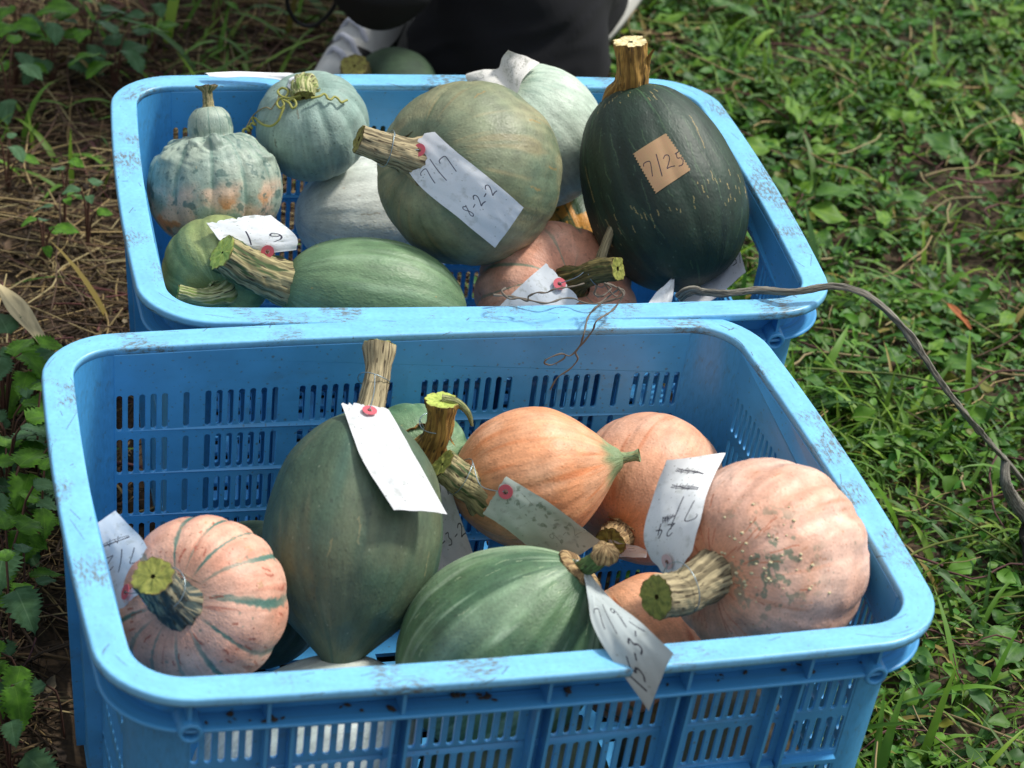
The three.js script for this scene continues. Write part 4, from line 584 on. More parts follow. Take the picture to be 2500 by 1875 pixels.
paperTag('B5', 'stained curled tag rising above the pale mint squash', tagTex(13, [214, 212, 206], (x, r) => { for (let i = 0; i < 420; i++) { const b = 0.5 + 0.5 * r(); x.fillStyle = `rgba(92,88,74,${0.35 * b})`; x.beginPath(); x.arc(60 + r() * 150, 300 + r() * 200, 1 + r() * 3, 0, 7); x.fill(); } x.strokeStyle = '#8a8a8a'; x.lineWidth = 3; x.beginPath(); x.arc(180, 110, 22, 0, 5); x.stroke(); }, 0.5, 160), { eye: false, torn: 0.05 });
paperTag('B2', 'white tag draped along the crate rim beside the grey-blue squash', tagTex(14, WHITE, null, 0.1, 20), { eye: false });
{ // brown fabric tape on the dark squash, following its skin
  const rc = new THREE.Raycaster(), m = SQM.B6, c = V3(SQ.B6.c); m.parent.updateMatrixWorld(true);
  const q = LABEL7.map((p) => V3(p)), n = 14;
  const at = (u, v) => { const uu = clamp(u + (v > 0.02 && v < 0.98 ? 0 : 0), 0, 1), p = q[0].clone().lerp(q[1], uu).lerp(q[3].clone().lerp(q[2], uu), v), d = c.clone().sub(p); d.addScaledVector(V3(SQ.B6.ax), -d.dot(V3(SQ.B6.ax))).normalize(); rc.set(p.clone().addScaledVector(d, -0.05), d); const h = rc.intersectObject(m)[0]; return (h ? h.point : p).clone().addScaledVector(d, -0.0007).sub(m.parent.position); };
  const zig = (v) => 0.018 * (Math.round(v * n * 2) % 2 ? 1 : -1);
  const geo = gridGeo(n, n * 2, (u, v) => at(clamp(lerp(0.02, 0.98, u) + (u < 0.01 || u > 0.99 ? zig(v) : 0)), v));
  const cv = document.createElement('canvas'); cv.width = cv.height = 256; const x = cv.getContext('2d'), r = rng(5); x.fillStyle = '#b08f6f'; x.fillRect(0, 0, 256, 256);
  for (let i = 0; i < 256; i += 4) { x.fillStyle = `rgba(${140 + r() * 30},${110 + r() * 25},80,.35)`; x.fillRect(i, 0, 2, 256); x.fillRect(0, i, 256, 1.5); }
  x.save(); x.translate(0, 0); pen(x, '7/25', 26, 70, 84, 0.26, 6, '#2b2230', r); x.restore();
  const t = new THREE.CanvasTexture(cv); t.colorSpace = THREE.SRGBColorSpace; t.flipY = false;
  mesh('tape_label', geo, std({ map: t, roughness: 0.8 }), SQG.B6, 'brown fabric tape label reading 7/25');
}
{ // splintered bark on the dark squash's stem
  const st = SQSTEM.B6, d = st.end.clone().sub(st.base).normalize(), side = V3(0.9, 0.1, 0.3).addScaledVector(d, -V3(0.9, 0.1, 0.3).dot(d)).normalize(), o = SQG.B6.position, pts = [0.45, 0.7, 0.95, 1.12].map((k, i) => st.base.clone().addScaledVector(d, 0.052 * k).addScaledVector(side, 0.0155 + [0, 0.002, 0.004, 0.008][i]).sub(o));
  mesh('bark_splinter', tubeGeo(pts, (v) => 0.0042 * (1 - v * 0.75), { seg: 20, sides: 8, ridge: (a, v) => 1 + 0.3 * pn(Math.cos(a) * 3, Math.sin(a) * 3, v * 9) }), STEMS.tan, SQG.B6);
  const f = V3(-0.1, 0.2, 1).addScaledVector(d, -V3(-0.1, 0.2, 1).dot(d)).normalize(), p2 = [0.12, 0.3, 0.5].map((k, i) => st.base.clone().addScaledVector(d, 0.052 * k).addScaledVector(f, 0.0168 + [0.001, 0.002, 0.006][i]).addScaledVector(side, 0.004 - 0.005 * i).sub(o));
  mesh('bark_splinter', tubeGeo(p2, (v) => 0.0032 * (1 - v * 0.7), { seg: 14, sides: 7, ridge: (a, v) => 1 + 0.3 * pn(Math.cos(a) * 3, Math.sin(a) * 3, v * 9 + 4) }), STEMS.tan, SQG.B6);
}
{ // peeling strip on the torn stem
  const st = SQSTEM.F3, o = SQG.F3.position, e = st.end, p = [[0, 0, 0], [0.012, 0.001, 0.002], [0.022, -0.006, 0.004], [0.027, -0.018, 0.005]].map(([a, b, c]) => V3(e.x + a, e.y + b, e.z + c).sub(o));
  mesh('peeled_strip', tubeGeo(p, (v) => 0.0062 * (1 - 0.8 * v), { seg: 18, sides: 8, ridge: (a) => (Math.abs(Math.sin(a)) < 0.5 ? 1 : 0.45) }), STEMS.lime, SQG.F3);
}
{ // small warts on the largest pink squash
  const rc = new THREE.Raycaster(), m = SQM.F6, c = V3(SQ.F6.c), r = rng(8), geos = []; m.parent.updateMatrixWorld(true); const w = V3(WART).sub(c).normalize();
  for (let i = 0; i < 46; i++) { const d = w.clone().add(V3((r() - 0.5) * 0.9, (r() - 0.5) * 0.9, (r() - 0.5) * 0.9)).normalize(); rc.set(c.clone().addScaledVector(d, 0.2), d.clone().negate()); const h = rc.intersectObject(m)[0]; if (!h) continue; const s = 0.0006 + 0.0009 * r(); geos.push(new THREE.IcosahedronGeometry(s, 1).scale(1.2, 0.8, 1).translate(...h.point.sub(m.parent.position).toArray())); }
  const q = mesh('warts', mergeGeometries(geos), std({ color: srgb(196, 186, 148), roughness: 0.8 }), SQG.F6); q.userData.kind = 'stuff';
}
// tendrils belong to the squash they grow from
const cord = (name, pts, rad, mat, parent, opt = {}) => { const o = parent ? parent.position : V3(0, 0, 0); return mesh(name, tubeGeo(pts.map((p) => V3(p).sub(o)), rad, { seg: 130, sides: 7, ...opt }), mat, parent); };
const tenM = std({ color: srgb(150, 150, 74), roughness: 0.6 }), dryM = std({ color: srgb(106, 98, 88), roughness: 0.9 }), paleM = std({ color: srgb(138, 128, 96), roughness: 0.85 });
for (const k of ['ten1', 'ten2', 'ten3']) cord('tendril', CORD[k], 0.0012, tenM, SQG.B2);
cord('dry_tendril', CORD.ten4, 0.0007, paleM, SQG.B2);
for (const k of ['dry1', 'dry2', 'dry3', 'dry4', 'dry5']) cord('dry_tendril', CORD[k], (v) => 0.001 * (1 - 0.35 * v) * (1 + 0.25 * Math.sin(v * 60)), dryM, SQG.B8, { seg: 200 });
{ // dead side shoot standing on the flattened pink squash
  const p = DEADSHOOT.map((a) => V3(a).sub(SQG.B8.position));
  mesh('dead_shoot', tubeGeo(p, (v) => lerp(0.0052, 0.0038, v) * (1 + 0.3 * sstep(0.9, 1, v)), { seg: 30, sides: 10, ridge: (a, v) => 1 + 0.22 * pn(Math.cos(a) * 3, Math.sin(a) * 3, v * 8) }), STEMS.grey, SQG.B8);
}
{ // long dry vine over the crate corner
  const g = thing('dry_vine', 'long grey dried vine trailing over the crate corner onto the grass', 'vine', V3(CORD.vine[0]));
  const r = rng(3), tw = stemTex([140, 136, 124], [92, 88, 80], null, 12), m = std({ map: tw, roughness: 0.9, bumpMap: tw, bumpScale: 0.001 });
  mesh('stalk', tubeGeo(CORD.vine.map((p) => V3(p).sub(g.position)), (v) => lerp(0.0032, 0.0021, v) * (1 + 0.45 * Math.exp(-((v / 0.04) ** 2)) + 0.5 * Math.exp(-(((v - 0.42) / 0.02) ** 2)) + 0.35 * Math.exp(-(((v - 0.7) / 0.015) ** 2)) + 0.25 * pn(v * 26, 1, 1)), { seg: 260, sides: 18, vscale: 9, ridge: (a, v) => 1 + 0.22 * Math.cos(3 * (a + v * 9 + 2 * pn(v * 6, 3, 1))) + 0.3 * pn(Math.cos(a) * 4, Math.sin(a) * 4, v * 70) }), m, g);
  mesh('shred', tubeGeo(CORD.vine2.map((p) => V3(p).sub(g.position)), (v) => 0.0034 + 0.003 * v, { seg: 40, sides: 10, vscale: 3, ridge: (a, v) => 0.6 + 0.7 * Math.abs(Math.cos(a)) + 0.2 * pn(Math.cos(a) * 4, Math.sin(a) * 4, v * 20) }), m, g);
  // shrivelled leaf hanging on its end
  const c = V3(CORD.leaf[0]).sub(g.position);
  const lg = gridGeo(60, 70, (u, v) => { const x = (u - 0.5) * 0.06 * (0.35 + Math.sin(v * 2.8)), z = v * 0.12; const f = 0.026 * pn(u * 6, v * 4, 2) + 0.016 * Math.abs(pn(u * 15, v * 10, 4)) + 0.006 * pn(u * 34, v * 30, 4); return V3(c.x + 0.04 + x * 0.8 + 0.022 * pn(u * 5, v * 5, 8), c.y + f + 0.004 - v * 0.05, c.z + z * 0.9 + 0.022 * pn(u * 5, v * 5, 11)); });
  mesh('shrivelled_leaf', lg, std({ map: dataTex(128, 128, (u, v, c) => { const n = fbm(u * 6, v * 6, 4, 5); c[0] = 84; c[1] = 73; c[2] = 60; mixc(c, [40, 34, 28], sstep(-0.2, 0.2, n)); mixc(c, [128, 116, 96], sstep(0.9, 1, Math.abs(Math.sin(u * 22 + 3 * v))) * 0.5); }), roughness: 0.95 }), g);
}
// ---------------------------------------------------------------- kneeling person
function fieldMesh(bones, { k = 0.03, res = 84, bump = null, cut = null } = {}) { // tapered capsules joined smoothly, meshed by marching cubes
  const lo = V3(1e9, 1e9, 1e9), hi = V3(-1e9, -1e9, -1e9);
  for (const [a, ra, b, rb] of bones) for (const [p, r] of [[a, ra], [b, rb]]) { lo.min(V3(p[0] - r - 0.03, p[1] - r - 0.03, p[2] - r - 0.03)); hi.max(V3(p[0] + r + 0.03, p[1] + r + 0.03, p[2] + r + 0.03)); }
  const ctr = lo.clone().add(hi).multiplyScalar(0.5), half = Math.max(hi.x - lo.x, hi.y - lo.y, hi.z - lo.z) / 2 * 1.04;
  const mc = new MarchingCubes(res, new THREE.MeshStandardMaterial(), false, false, 200000); mc.isolation = 0;
  for (let z = 0; z < res; z++) for (let y = 0; y < res; y++) for (let x = 0; x < res; x++) {
    const px = ctr.x + (x - res / 2) / (res / 2) * half, py = ctr.y + (y - res / 2) / (res / 2) * half, pz = ctr.z + (z - res / 2) / (res / 2) * half; let d = 1e3;
    for (const [a, ra, b, rb] of bones) { const ex = b[0] - a[0], ey = b[1] - a[1], ez = b[2] - a[2], l2 = ex * ex + ey * ey + ez * ez, t = clamp(((px - a[0]) * ex + (py - a[1]) * ey + (pz - a[2]) * ez) / l2), q = Math.hypot(px - a[0] - ex * t, py - a[1] - ey * t, pz - a[2] - ez * t) - lerp(ra, rb, t), h = clamp(0.5 + 0.5 * (d - q) / k); d = lerp(d, q, h) - k * h * (1 - h); }
    if (bump && Math.abs(d) < 0.06) d += bump(px, py, pz);
    if (cut) d = Math.max(d, cut(px, py, pz));
    mc.field[x + y * res + z * res * res] = -d;
  }
  mc.update(); const n = mc.count, P = new Float32Array(n * 3), N = new Float32Array(n * 3);
  for (let i = 0; i < n; i++) for (let c = 0; c < 3; c++) { P[i * 3 + c] = mc.positionArray[i * 3 + c] * half + [ctr.x, ctr.y, ctr.z][c]; N[i * 3 + c] = mc.normalArray[i * 3 + c]; }
  let g = new THREE.BufferGeometry(); g.setAttribute('position', new THREE.BufferAttribute(P, 3)); g = mergeVertices(g, 1e-5); g.computeVertexNormals(); const u = new Float32Array(g.attributes.position.count * 2), gp = g.attributes.position; for (let i = 0; i < gp.count; i++) { u[i * 2] = gp.getX(i); u[i * 2 + 1] = gp.getY(i); } g.setAttribute('uv', new THREE.BufferAttribute(u, 2)); return g;
}
{
  const org = V3(-0.1, 0, -2.85), g = thing('person', 'person in black trousers and white sneakers kneeling on one knee', 'person', org);
  const put = (geo) => geo.translate(-org.x, -org.y, -org.z);
  const hipR = [-0.19, 0.40, -3.06], hipL = [-0.02, 0.38, -3.07], kneeR = [-0.27, 0.47, -2.80], ankR = [-0.245, 0.10, -2.90], kneeL = [-0.062, 0.085, -2.765], ankL = [0.02, 0.075, -3.06], waist = [-0.1, 0.5, -3.05], chest = [-0.12, 0.86, -2.97], neck = [-0.12, 1.02, -2.93], head = [-0.12, 1.13, -2.90];
  const shR = [-0.30, 0.92, -2.97], shL = [0.06, 0.92, -2.97], elR = [-0.36, 0.66, -2.86], elL = [0.12, 0.66, -2.88], haR = [-0.285, 0.46, -2.66], haL = [-0.10, 0.47, -2.66];
  const fold = (x, y, z) => 0.010 * pn(x * 7 + 2, y * 15 + x * 9, z * 7) + 0.007 * Math.abs(pn(x * 11, y * 30 - x * 16, z * 12));
  const hand = (h, s, d) => [[h, 0.026, [h[0] + 0.01 * s, h[1] - 0.05, h[2] + 0.02], 0.028], ...[-0.024, -0.008, 0.008, 0.023].map((o, i) => [[h[0] + o, h[1] - 0.06, h[2] + 0.03], 0.0095, [h[0] + o * 1.1, h[1] - 0.105 - [0.0, 0.012, 0.009, -0.01][i], h[2] + 0.025], 0.0078]), [[h[0] + 0.024 * s, h[1] - 0.03, h[2] + 0.02], 0.011, [h[0] + 0.048 * s, h[1] - 0.07, h[2] + 0.035], 0.0085]];
  const skinM = std({ color: new THREE.Color(0.42, 0.25, 0.17), roughness: 0.6 }), blackM = std({ color: new THREE.Color(0.0045, 0.005, 0.0075), roughness: 1 }), hairM = std({ color: new THREE.Color(0.012, 0.010, 0.009), roughness: 0.6 });
  // body under the clothes: head, neck, trunk, arms and hands in one surface
  const up = [...hand(haR, 1), ...hand(haL, -1), [elR, 0.04, haR, 0.026], [elL, 0.04, haL, 0.026], [shR, 0.05, elR, 0.04], [shL, 0.05, elL, 0.04], [chest, 0.12, waist, 0.12], [neck, 0.052, chest, 0.09], [neck, 0.05, head, 0.075]];
  mesh('body', put(fieldMesh([...up, [head, 0.085, [head[0], head[1] + 0.06, head[2] - 0.01], 0.088], [[head[0], head[1] - 0.05, head[2] + 0.05], 0.03, [head[0], head[1] - 0.07, head[2] + 0.06], 0.025], [[head[0], head[1] + 0.02, head[2] + 0.085], 0.012, [head[0], head[1] - 0.005, head[2] + 0.1], 0.013], [[head[0] - 0.088, head[1] + 0.01, head[2]], 0.014, [head[0] - 0.09, head[1] - 0.02, head[2]], 0.011], [[head[0] + 0.088, head[1] + 0.01, head[2]], 0.014, [head[0] + 0.09, head[1] - 0.02, head[2]], 0.011]], { k: 0.012, res: 110 })), skinM, g);
  for (const s of [-1, 1]) mesh('eye', put(new THREE.SphereGeometry(0.011, 14, 10).translate(head[0] + 0.03 * s, head[1] + 0.025, head[2] + 0.077)), std({ color: srgb(30, 24, 20), roughness: 0.2 }), g);
  mesh('mouth', put(new THREE.CapsuleGeometry(0.006, 0.03, 4, 10).rotateZ(Math.PI / 2).translate(head[0], head[1] - 0.045, head[2] + 0.079)), std({ color: srgb(150, 84, 76), roughness: 0.6 }), g);
  mesh('hair', put(fieldMesh([[[head[0], head[1] + 0.06, head[2] - 0.02], 0.099, [head[0], head[1] + 0.02, head[2] - 0.035], 0.094]], { res: 44, cut: (x, y, z) => Math.min(0.6 * (z - head[2] - 0.03) - (y - head[1] - 0.055), 0.05), bump: (x, y, z) => 0.004 * pn(x * 60, y * 20, z * 60) })), hairM, g);
  mesh('jacket', put(fieldMesh([[elR, 0.055, [-0.30, 0.50, -2.70], 0.043], [elL, 0.055, [-0.06, 0.52, -2.70], 0.043], [shR, 0.07, elR, 0.056], [shL, 0.07, elL, 0.056], [chest, 0.145, waist, 0.15], [[-0.27, 0.9, -2.97], 0.085, [0.03, 0.9, -2.97], 0.085], [[-0.2, 0.45, -3.05], 0.11, [0, 0.45, -3.05], 0.11]], { k: 0.04, res: 80, bump: fold })), std({ color: new THREE.Color(0.016, 0.018, 0.024), roughness: 0.85 }), g);
  mesh('trousers', put(fieldMesh([[hipR, 0.125, hipL, 0.125], [hipR, 0.105, kneeR, 0.085], [kneeR, 0.08, [-0.252, 0.205, -2.885], 0.066], [hipL, 0.115, [-0.055, 0.16, -2.79], 0.108], [[-0.055, 0.16, -2.79], 0.105, kneeL, 0.098], [[-0.115, 0.075, -2.765], 0.075, [-0.005, 0.085, -2.77], 0.082], [kneeL, 0.092, [0.012, 0.09, -2.98], 0.075], [[-0.01, 0.2, -2.86], 0.09, [0.0, 0.12, -2.95], 0.085]], { k: 0.035, res: 120, bump: fold, cut: (x, y, z) => 0.004 - y })), blackM, g);
  // sneakers: sole, upper, laces, dark side mark
  const white = std({ map: dataTex(128, 128, (u, v, c) => { const n = 1 + 0.07 * fbm(u * 9, v * 9, 3, 4), m = sstep(0.1, 0.45, fbm(u * 4, v * 4, 9, 4)) * 0.2; c[0] = lerp(206 * n, 150, m); c[1] = lerp(208 * n, 146, m); c[2] = lerp(206 * n, 130, m); }), roughness: 0.6 });
  const soleM = std({ color: srgb(200, 198, 190), roughness: 0.75 }), laceM = std({ color: srgb(204, 208, 222), roughness: 0.85 }), markM = std({ color: new THREE.Color(0.008, 0.008, 0.01), roughness: 0.5 });
  const shoe = (toe, heel, roll, label) => { // local: toe +z, up +y
    const s = new THREE.Group(); s.name = 'shoe'; s.userData.label = label; g.add(s); const L = toe.distanceTo(heel), d = toe.clone().sub(heel).normalize(); s.position.copy(heel).sub(org); s.quaternion.setFromUnitVectors(V3(0, 0, 1), d); s.rotateZ(roll);
    const wid = (v) => 0.037 * (0.82 + 0.28 * Math.sin(clamp(v * 1.15) * 3.1)) * Math.pow(Math.max(0, 1 - Math.pow(Math.abs(v * 2 - 1), 5)), 0.4);
    const top = (v) => lerp(0.108, 0.05, sstep(0.34, 0.86, v)) * (1 - 0.18 * sstep(0.3, 0.0, v) * 0) * Math.pow(Math.max(0, 1 - Math.pow(clamp((v - 0.7) / 0.3), 3)), 0.45);
    const uppr = gridGeo(40, 48, (u, v) => { const a = lerp(-0.1, Math.PI + 0.1, u), w = wid(v), h = top(v), open = v < 0.36 ? 1 : 0; const ca = Math.cos(a), sa = Math.max(-0.1, Math.sin(a)); return V3(ca * w * (1 - 0.28 * Math.max(0, sa) * (h > 0.08 ? 1 : 0.4)), 0.016 + h * Math.pow(Math.max(0, sa), 0.72) - (open && sa > 0.96 ? 0.012 : 0), v * L); });
    mesh('upper', uppr, white, s);
    mesh('sole', gridGeo(48, 6, (u, v) => { const a = u * 2 * Math.PI, z = 0.5 + 0.5 * Math.sin(a), x = Math.sign(Math.cos(a)) * (wid(clamp(z, 0.004, 0.996)) + 0.005), y = [0, 0, 0.008, 0.02, 0.024, 0.024, 0.022][Math.round(v * 6)], k = [0, 1, 1.02, 1, 0.96, 0.9, 0.8][Math.round(v * 6)]; return V3(x * k, y, (z - 0.5) * (L + 0.008) * Math.max(k, 0.98) + L / 2); }), soleM, s);
    for (let i = 0; i < 5; i++) { const z0 = lerp(0.44, 0.76, i / 4), h = (zz) => 0.016 + top(zz) * 0.99, w = 0.022 - 0.001 * i; mesh('lace', tubeGeo([V3(-w, h(z0) - 0.012, z0 * L), V3(-w * 0.5, h(z0) + 0.003, (z0 + 0.01) * L), V3(0, h(z0 + 0.015) + 0.005, (z0 + 0.02) * L), V3(w * 0.5, h(z0 + 0.02) + 0.003, (z0 + 0.03) * L), V3(w, h(z0 + 0.03) - 0.012, (z0 + 0.035) * L)], 0.0042, { seg: 20, sides: 8, ridge: (a) => 0.7 + 0.3 * Math.abs(Math.cos(a)) }), laceM, s); }
    for (const sd of [-1, 1]) { const pts = [[0.30, 0.055], [0.36, 0.034], [0.44, 0.03], [0.56, 0.042], [0.74, 0.064]]; // curved dark stripe on the side panel
      const geo = gridGeo(20, 4, (u, v) => { const k = u * 4, i = Math.min(3, Math.floor(k)), f = k - i, z = lerp(pts[i][0], pts[i + 1][0], f), yc = lerp(pts[i][1], pts[i + 1][1], f), th = 0.036 * Math.sin(clamp(u * 1.05 + 0.12) * 3.0) * (1 - 0.55 * u), y = yc + (v - 0.5) * th, zz = 1 - z, hh = Math.max(0.02, top(zz)), sa = Math.pow(clamp(y / hh, 0, 0.99), 1 / 0.72), ca = Math.sqrt(1 - sa * sa); return V3(sd * (wid(zz) * ca * (1 - 0.28 * sa * (hh > 0.08 ? 1 : 0.4)) + 0.0018), 0.016 + y, zz * L); });
      mesh('side_mark', geo, markM, s, 'dark curved tick-shaped mark on the shoe side'); }
    return s;
  };
  shoe(V3(-0.292, 0.004, -2.655), V3(-0.200, 0.004, -2.914), 0.0, 'white sneaker planted flat');
  shoe(V3(0.035, 0.015, -2.93), V3(0.112, 0.09, -3.17), 0.3, 'white sneaker with the toe bent on the ground');
}
{ // black cloth bag in front of the shin, with a pale squash in it
  const c = V3(-0.222, 0.190, -2.655), g = thing('cloth_bag', 'sagging black cloth bag hanging beside the white sneaker', 'bag', c.clone().setY(0.140));
  const m = std({ color: new THREE.Color(0.008, 0.008, 0.009), roughness: 0.8 });
  const bag = gridGeo(48, 26, (u, v) => { const a = u * 2 * Math.PI, y = -0.05 + v * 0.115, r = 0.067 * Math.pow(clamp((v + 0.001) * 2.2), 0.5) * (1 + 0.05 * Math.sin(a * 5 + v * 4) * v + 0.06 * pn(Math.cos(a) * 2, Math.sin(a) * 2, v * 3)); return V3(Math.cos(a) * r, y + 0.05 + (v > 0.9 ? -0.004 : 0), Math.sin(a) * r * 0.62); });
  mesh('pouch', weldSeam(bag, 48, 26), m, g);
  mesh('strap', tubeGeo([[-0.060, 0.10, 0.0], [-0.088, 0.075, -0.02], [-0.112, 0.035, -0.045], [-0.12, -0.01, -0.07], [-0.108, -0.042, -0.085], [-0.085, -0.04, -0.075], [-0.062, -0.005, -0.045], [-0.05, 0.03, -0.02]].map((p) => V3(p)), 0.0028, { seg: 60, sides: 8 }), m, g);
  squash('S1', 'pale grey-green squash inside the black cloth bag', { seed: 22, prof: ell({}), ribs: 9, ribAmp: 0.03, base: [150, 172, 160], alt: [136, 158, 148], specks: [[[110, 60, 56], 30, 1.6, 0.7]] }, { c: [c.x + 0.004, c.y + 0.045, c.z + 0.012], R: 0.04, L: 0.042, ax: [0.2, 0.95, 0.1] });
}
// ---------------------------------------------------------------- plants and litter
const leafMat = (o) => new THREE.MeshPhysicalMaterial({ side: THREE.DoubleSide, roughness: 0.65, specularIntensity: 0.45, transmission: 0.22, thickness: 0, ...o });
function leafGeo(L, W, { fold = 0.18, droop = 0.25, wave = 0.06, teeth = 0, nz = 8, nx = 4, shape = 0.8, vein = 0, seed = 1 } = {}) { // base at the origin, tip toward +z
  return gridGeo(nx * 2, nz, (u, v) => {
    const s = u * 2 - 1, w = W / 2 * Math.pow(Math.sin(Math.PI * Math.pow(clamp(v, 0.0, 1), shape)), 0.8) + 0.0008, tt = teeth ? 1 + teeth * (((v * nz) % 2 < 1) ? 0.5 : -0.5) * Math.abs(s) : 1;
    const x = s * w * tt, y = Math.abs(s) * w * fold - droop * L * v * v + wave * W * Math.sin(v * 9 + s * 2 + seed) * Math.abs(s) + vein * W * Math.cos((v * 8 - Math.abs(s) * 1.6) * 6.28) * (0.2 + 0.8 * Math.abs(s)) * 0.5;
    return V3(x, y, v * L - Math.abs(s) * teeth * 0.02 * L);
  });
}
function bladeGeo(L, W, bend, seg = 6) { return gridGeo(2, seg, (u, v) => { const s = u * 2 - 1, w = W / 2 * (1 - Math.pow(v, 2.2)) * (0.55 + 0.45 * Math.min(1, v * 4)), a = bend * v; return V3(s * w, L * Math.sin(a + 0.001) / (bend + 0.001) * 1 - 0 + Math.abs(s) * w * 0.35, L * (1 - Math.cos(a)) / (bend + 0.001) * 1); }); }
const RG = rng(2024), UPV = V3(0, 1, 0);
const left = (x, z) => sstep(0.06, -0.12, x + 0.30 * (z + 2.0) * 0.35 + 0.05 * pn(x * 4, 1, z * 4)); // 1 on the bare strawy side
function scatter(name, label, category, geos, mat, count, place, colour) {
  const per = geos.map(() => []);
  const d = new THREE.Object3D();
  for (let i = 0, n = 0; n < count && i < count * 30; i++) { const p = place(d); if (!p) continue; d.updateMatrix(); const k = Math.floor(RG() * geos.length); per[k].push([d.matrix.clone(), colour()]); n++; }
  per.forEach((list, k) => { if (!list.length) return; const m = new THREE.InstancedMesh(geos[k], mat, list.length); list.forEach(([mt, c], i) => { m.setMatrixAt(i, mt); m.setColorAt(i, c); }); m.name = numbered(name); m.castShadow = m.receiveShadow = true; m.userData = { label, category, kind: 'stuff' }; scene.add(m); });
}
const spot = () => { const z = -3.75 + 2.55 * RG(), x = (RG() - 0.5) * 2.1; return [x, z]; };
const bare = (x, z) => sstep(0.28, 0.5, fbm(x * 2.6 + 3, 0.4, z * 2.6, 3)); // soil patches among the weeds
const cl = (r, g, b, j = 0.18) => { const k = 1 + (RG() - 0.5) * 2 * j, h = (RG() - 0.5) * 0.16; return new THREE.Color(r * k * (1 + h), g * k, b * k * (1 - h)); };
// straw, dead stems and crumbs of litter
const strawG = [0, 1, 2].map((i) => { const r = rng(40 + i), p = [[0, 0, 0], [0.3, 0.02, (r() - 0.5) * 0.12], [0.65, 0.015, (r() - 0.5) * 0.2], [1, 0, (r() - 0.5) * 0.1]].map((q) => V3(q[0] - 0.5, q[1], q[2])); return tubeGeo(p, 0.013, { seg: 6, sides: 4 }); });
const strawMat = std({ roughness: 0.9 });
const strawPlace = (dens) => (d) => { const [x, z] = spot(); if (RG() > dens(x, z) || inCrate(x, z, 0.012)) return false; const s = 0.03 + 0.10 * RG() * RG(); d.position.set(x, groundY(x, z) + 0.003 + 0.016 * RG(), z); d.rotation.set((RG() - 0.5) * 0.5, RG() * 6.283, (RG() - 0.5) * 0.5); d.scale.set(s, s * (0.7 + RG() * 0.6) , s * (0.7 + 0.6 * RG())); return true; };
scatter('straw_litter', 'dry brown straw and dead stems littering the soil', 'straw', strawG, strawMat, 26000, strawPlace((x, z) => 0.06 + 0.94 * left(x, z)), () => { const q = RG(); return q < 0.42 ? cl(0.045, 0.028, 0.015) : q < 0.76 ? cl(0.11, 0.072, 0.034) : q < 0.95 ? cl(0.27, 0.20, 0.09) : cl(0.12, 0.045, 0.045); });
const thinG = [0, 1].map((i) => { const r = rng(60 + i), p = [0, 0.25, 0.5, 0.75, 1].map((t) => V3(t - 0.5, 0.04 * r(), (r() - 0.5) * 0.22)); return tubeGeo(p, 0.0055, { seg: 9, sides: 4 }); });
scatter('straw_litter', 'long thin pale straws lying over the litter', 'straw', thinG, strawMat, 1500, (d) => { const [x, z] = spot(); if (RG() > 0.10 + 0.9 * left(x, z) || inCrate(x, z, 0.02)) return false; const s = 0.10 + 0.14 * RG(); d.position.set(x, groundY(x, z) + 0.012 + 0.016 * RG(), z); d.rotation.set((RG() - 0.5) * 0.3, RG() * 6.283, (RG() - 0.5) * 0.3); d.scale.set(s, s * 0.8, s * 0.8); if (inCrate(x + 0.4 * s, z, 0) || inCrate(x - 0.4 * s, z, 0)) return false; return true; }, () => (RG() < 0.5 ? cl(0.32, 0.25, 0.12) : cl(0.12, 0.07, 0.045)));
scatter('weed_stems', 'thin reddish and tan stems among the weeds', 'stems', thinG, strawMat, 420, (d) => { const [x, z] = spot(); if (RG() < left(x, z) || inCrate(x, z, 0.02)) return false; const s = 0.06 + 0.12 * RG(); d.position.set(x, groundY(x, z) + 0.012 + 0.03 * RG(), z); d.rotation.set((RG() - 0.5) * 0.5, RG() * 6.283, (RG() - 0.5) * 0.5); d.scale.set(s, s * 1.6, s * 1.6); if (inCrate(x + 0.5 * s, z, 0) || inCrate(x - 0.5 * s, z, 0) || inCrate(x, z + 0.5 * s, 0) || inCrate(x, z - 0.5 * s, 0)) return false; return true; }, () => (RG() < 0.4 ? cl(0.11, 0.045, 0.04) : RG() < 0.6 ? cl(0.30, 0.23, 0.11) : cl(0.12, 0.15, 0.03)));
const chipG = [0, 1].map((i) => leafGeo(1, 0.5, { fold: 0.4, droop: 0.3, wave: 0.3, nz: 4, nx: 2, seed: i * 3 }));
scatter('leaf_litter', 'small brown flakes of dead leaf on the soil', 'litter', chipG, strawMat, 5200, (d) => { const [x, z] = spot(); if (RG() > 0.16 + 0.84 * left(x, z) || inCrate(x, z, 0.01)) return false; const s = 0.008 + 0.018 * RG(); d.position.set(x, groundY(x, z) + 0.004 + 0.010 * RG(), z); d.rotation.set((RG() - 0.5) * 1.2, RG() * 6.283, (RG() - 0.5) * 1.2); d.scale.setScalar(s); return true; }, () => (RG() < 0.55 ? cl(0.045, 0.030, 0.020) : RG() < 0.7 ? cl(0.11, 0.065, 0.036) : cl(0.2, 0.15, 0.09)));
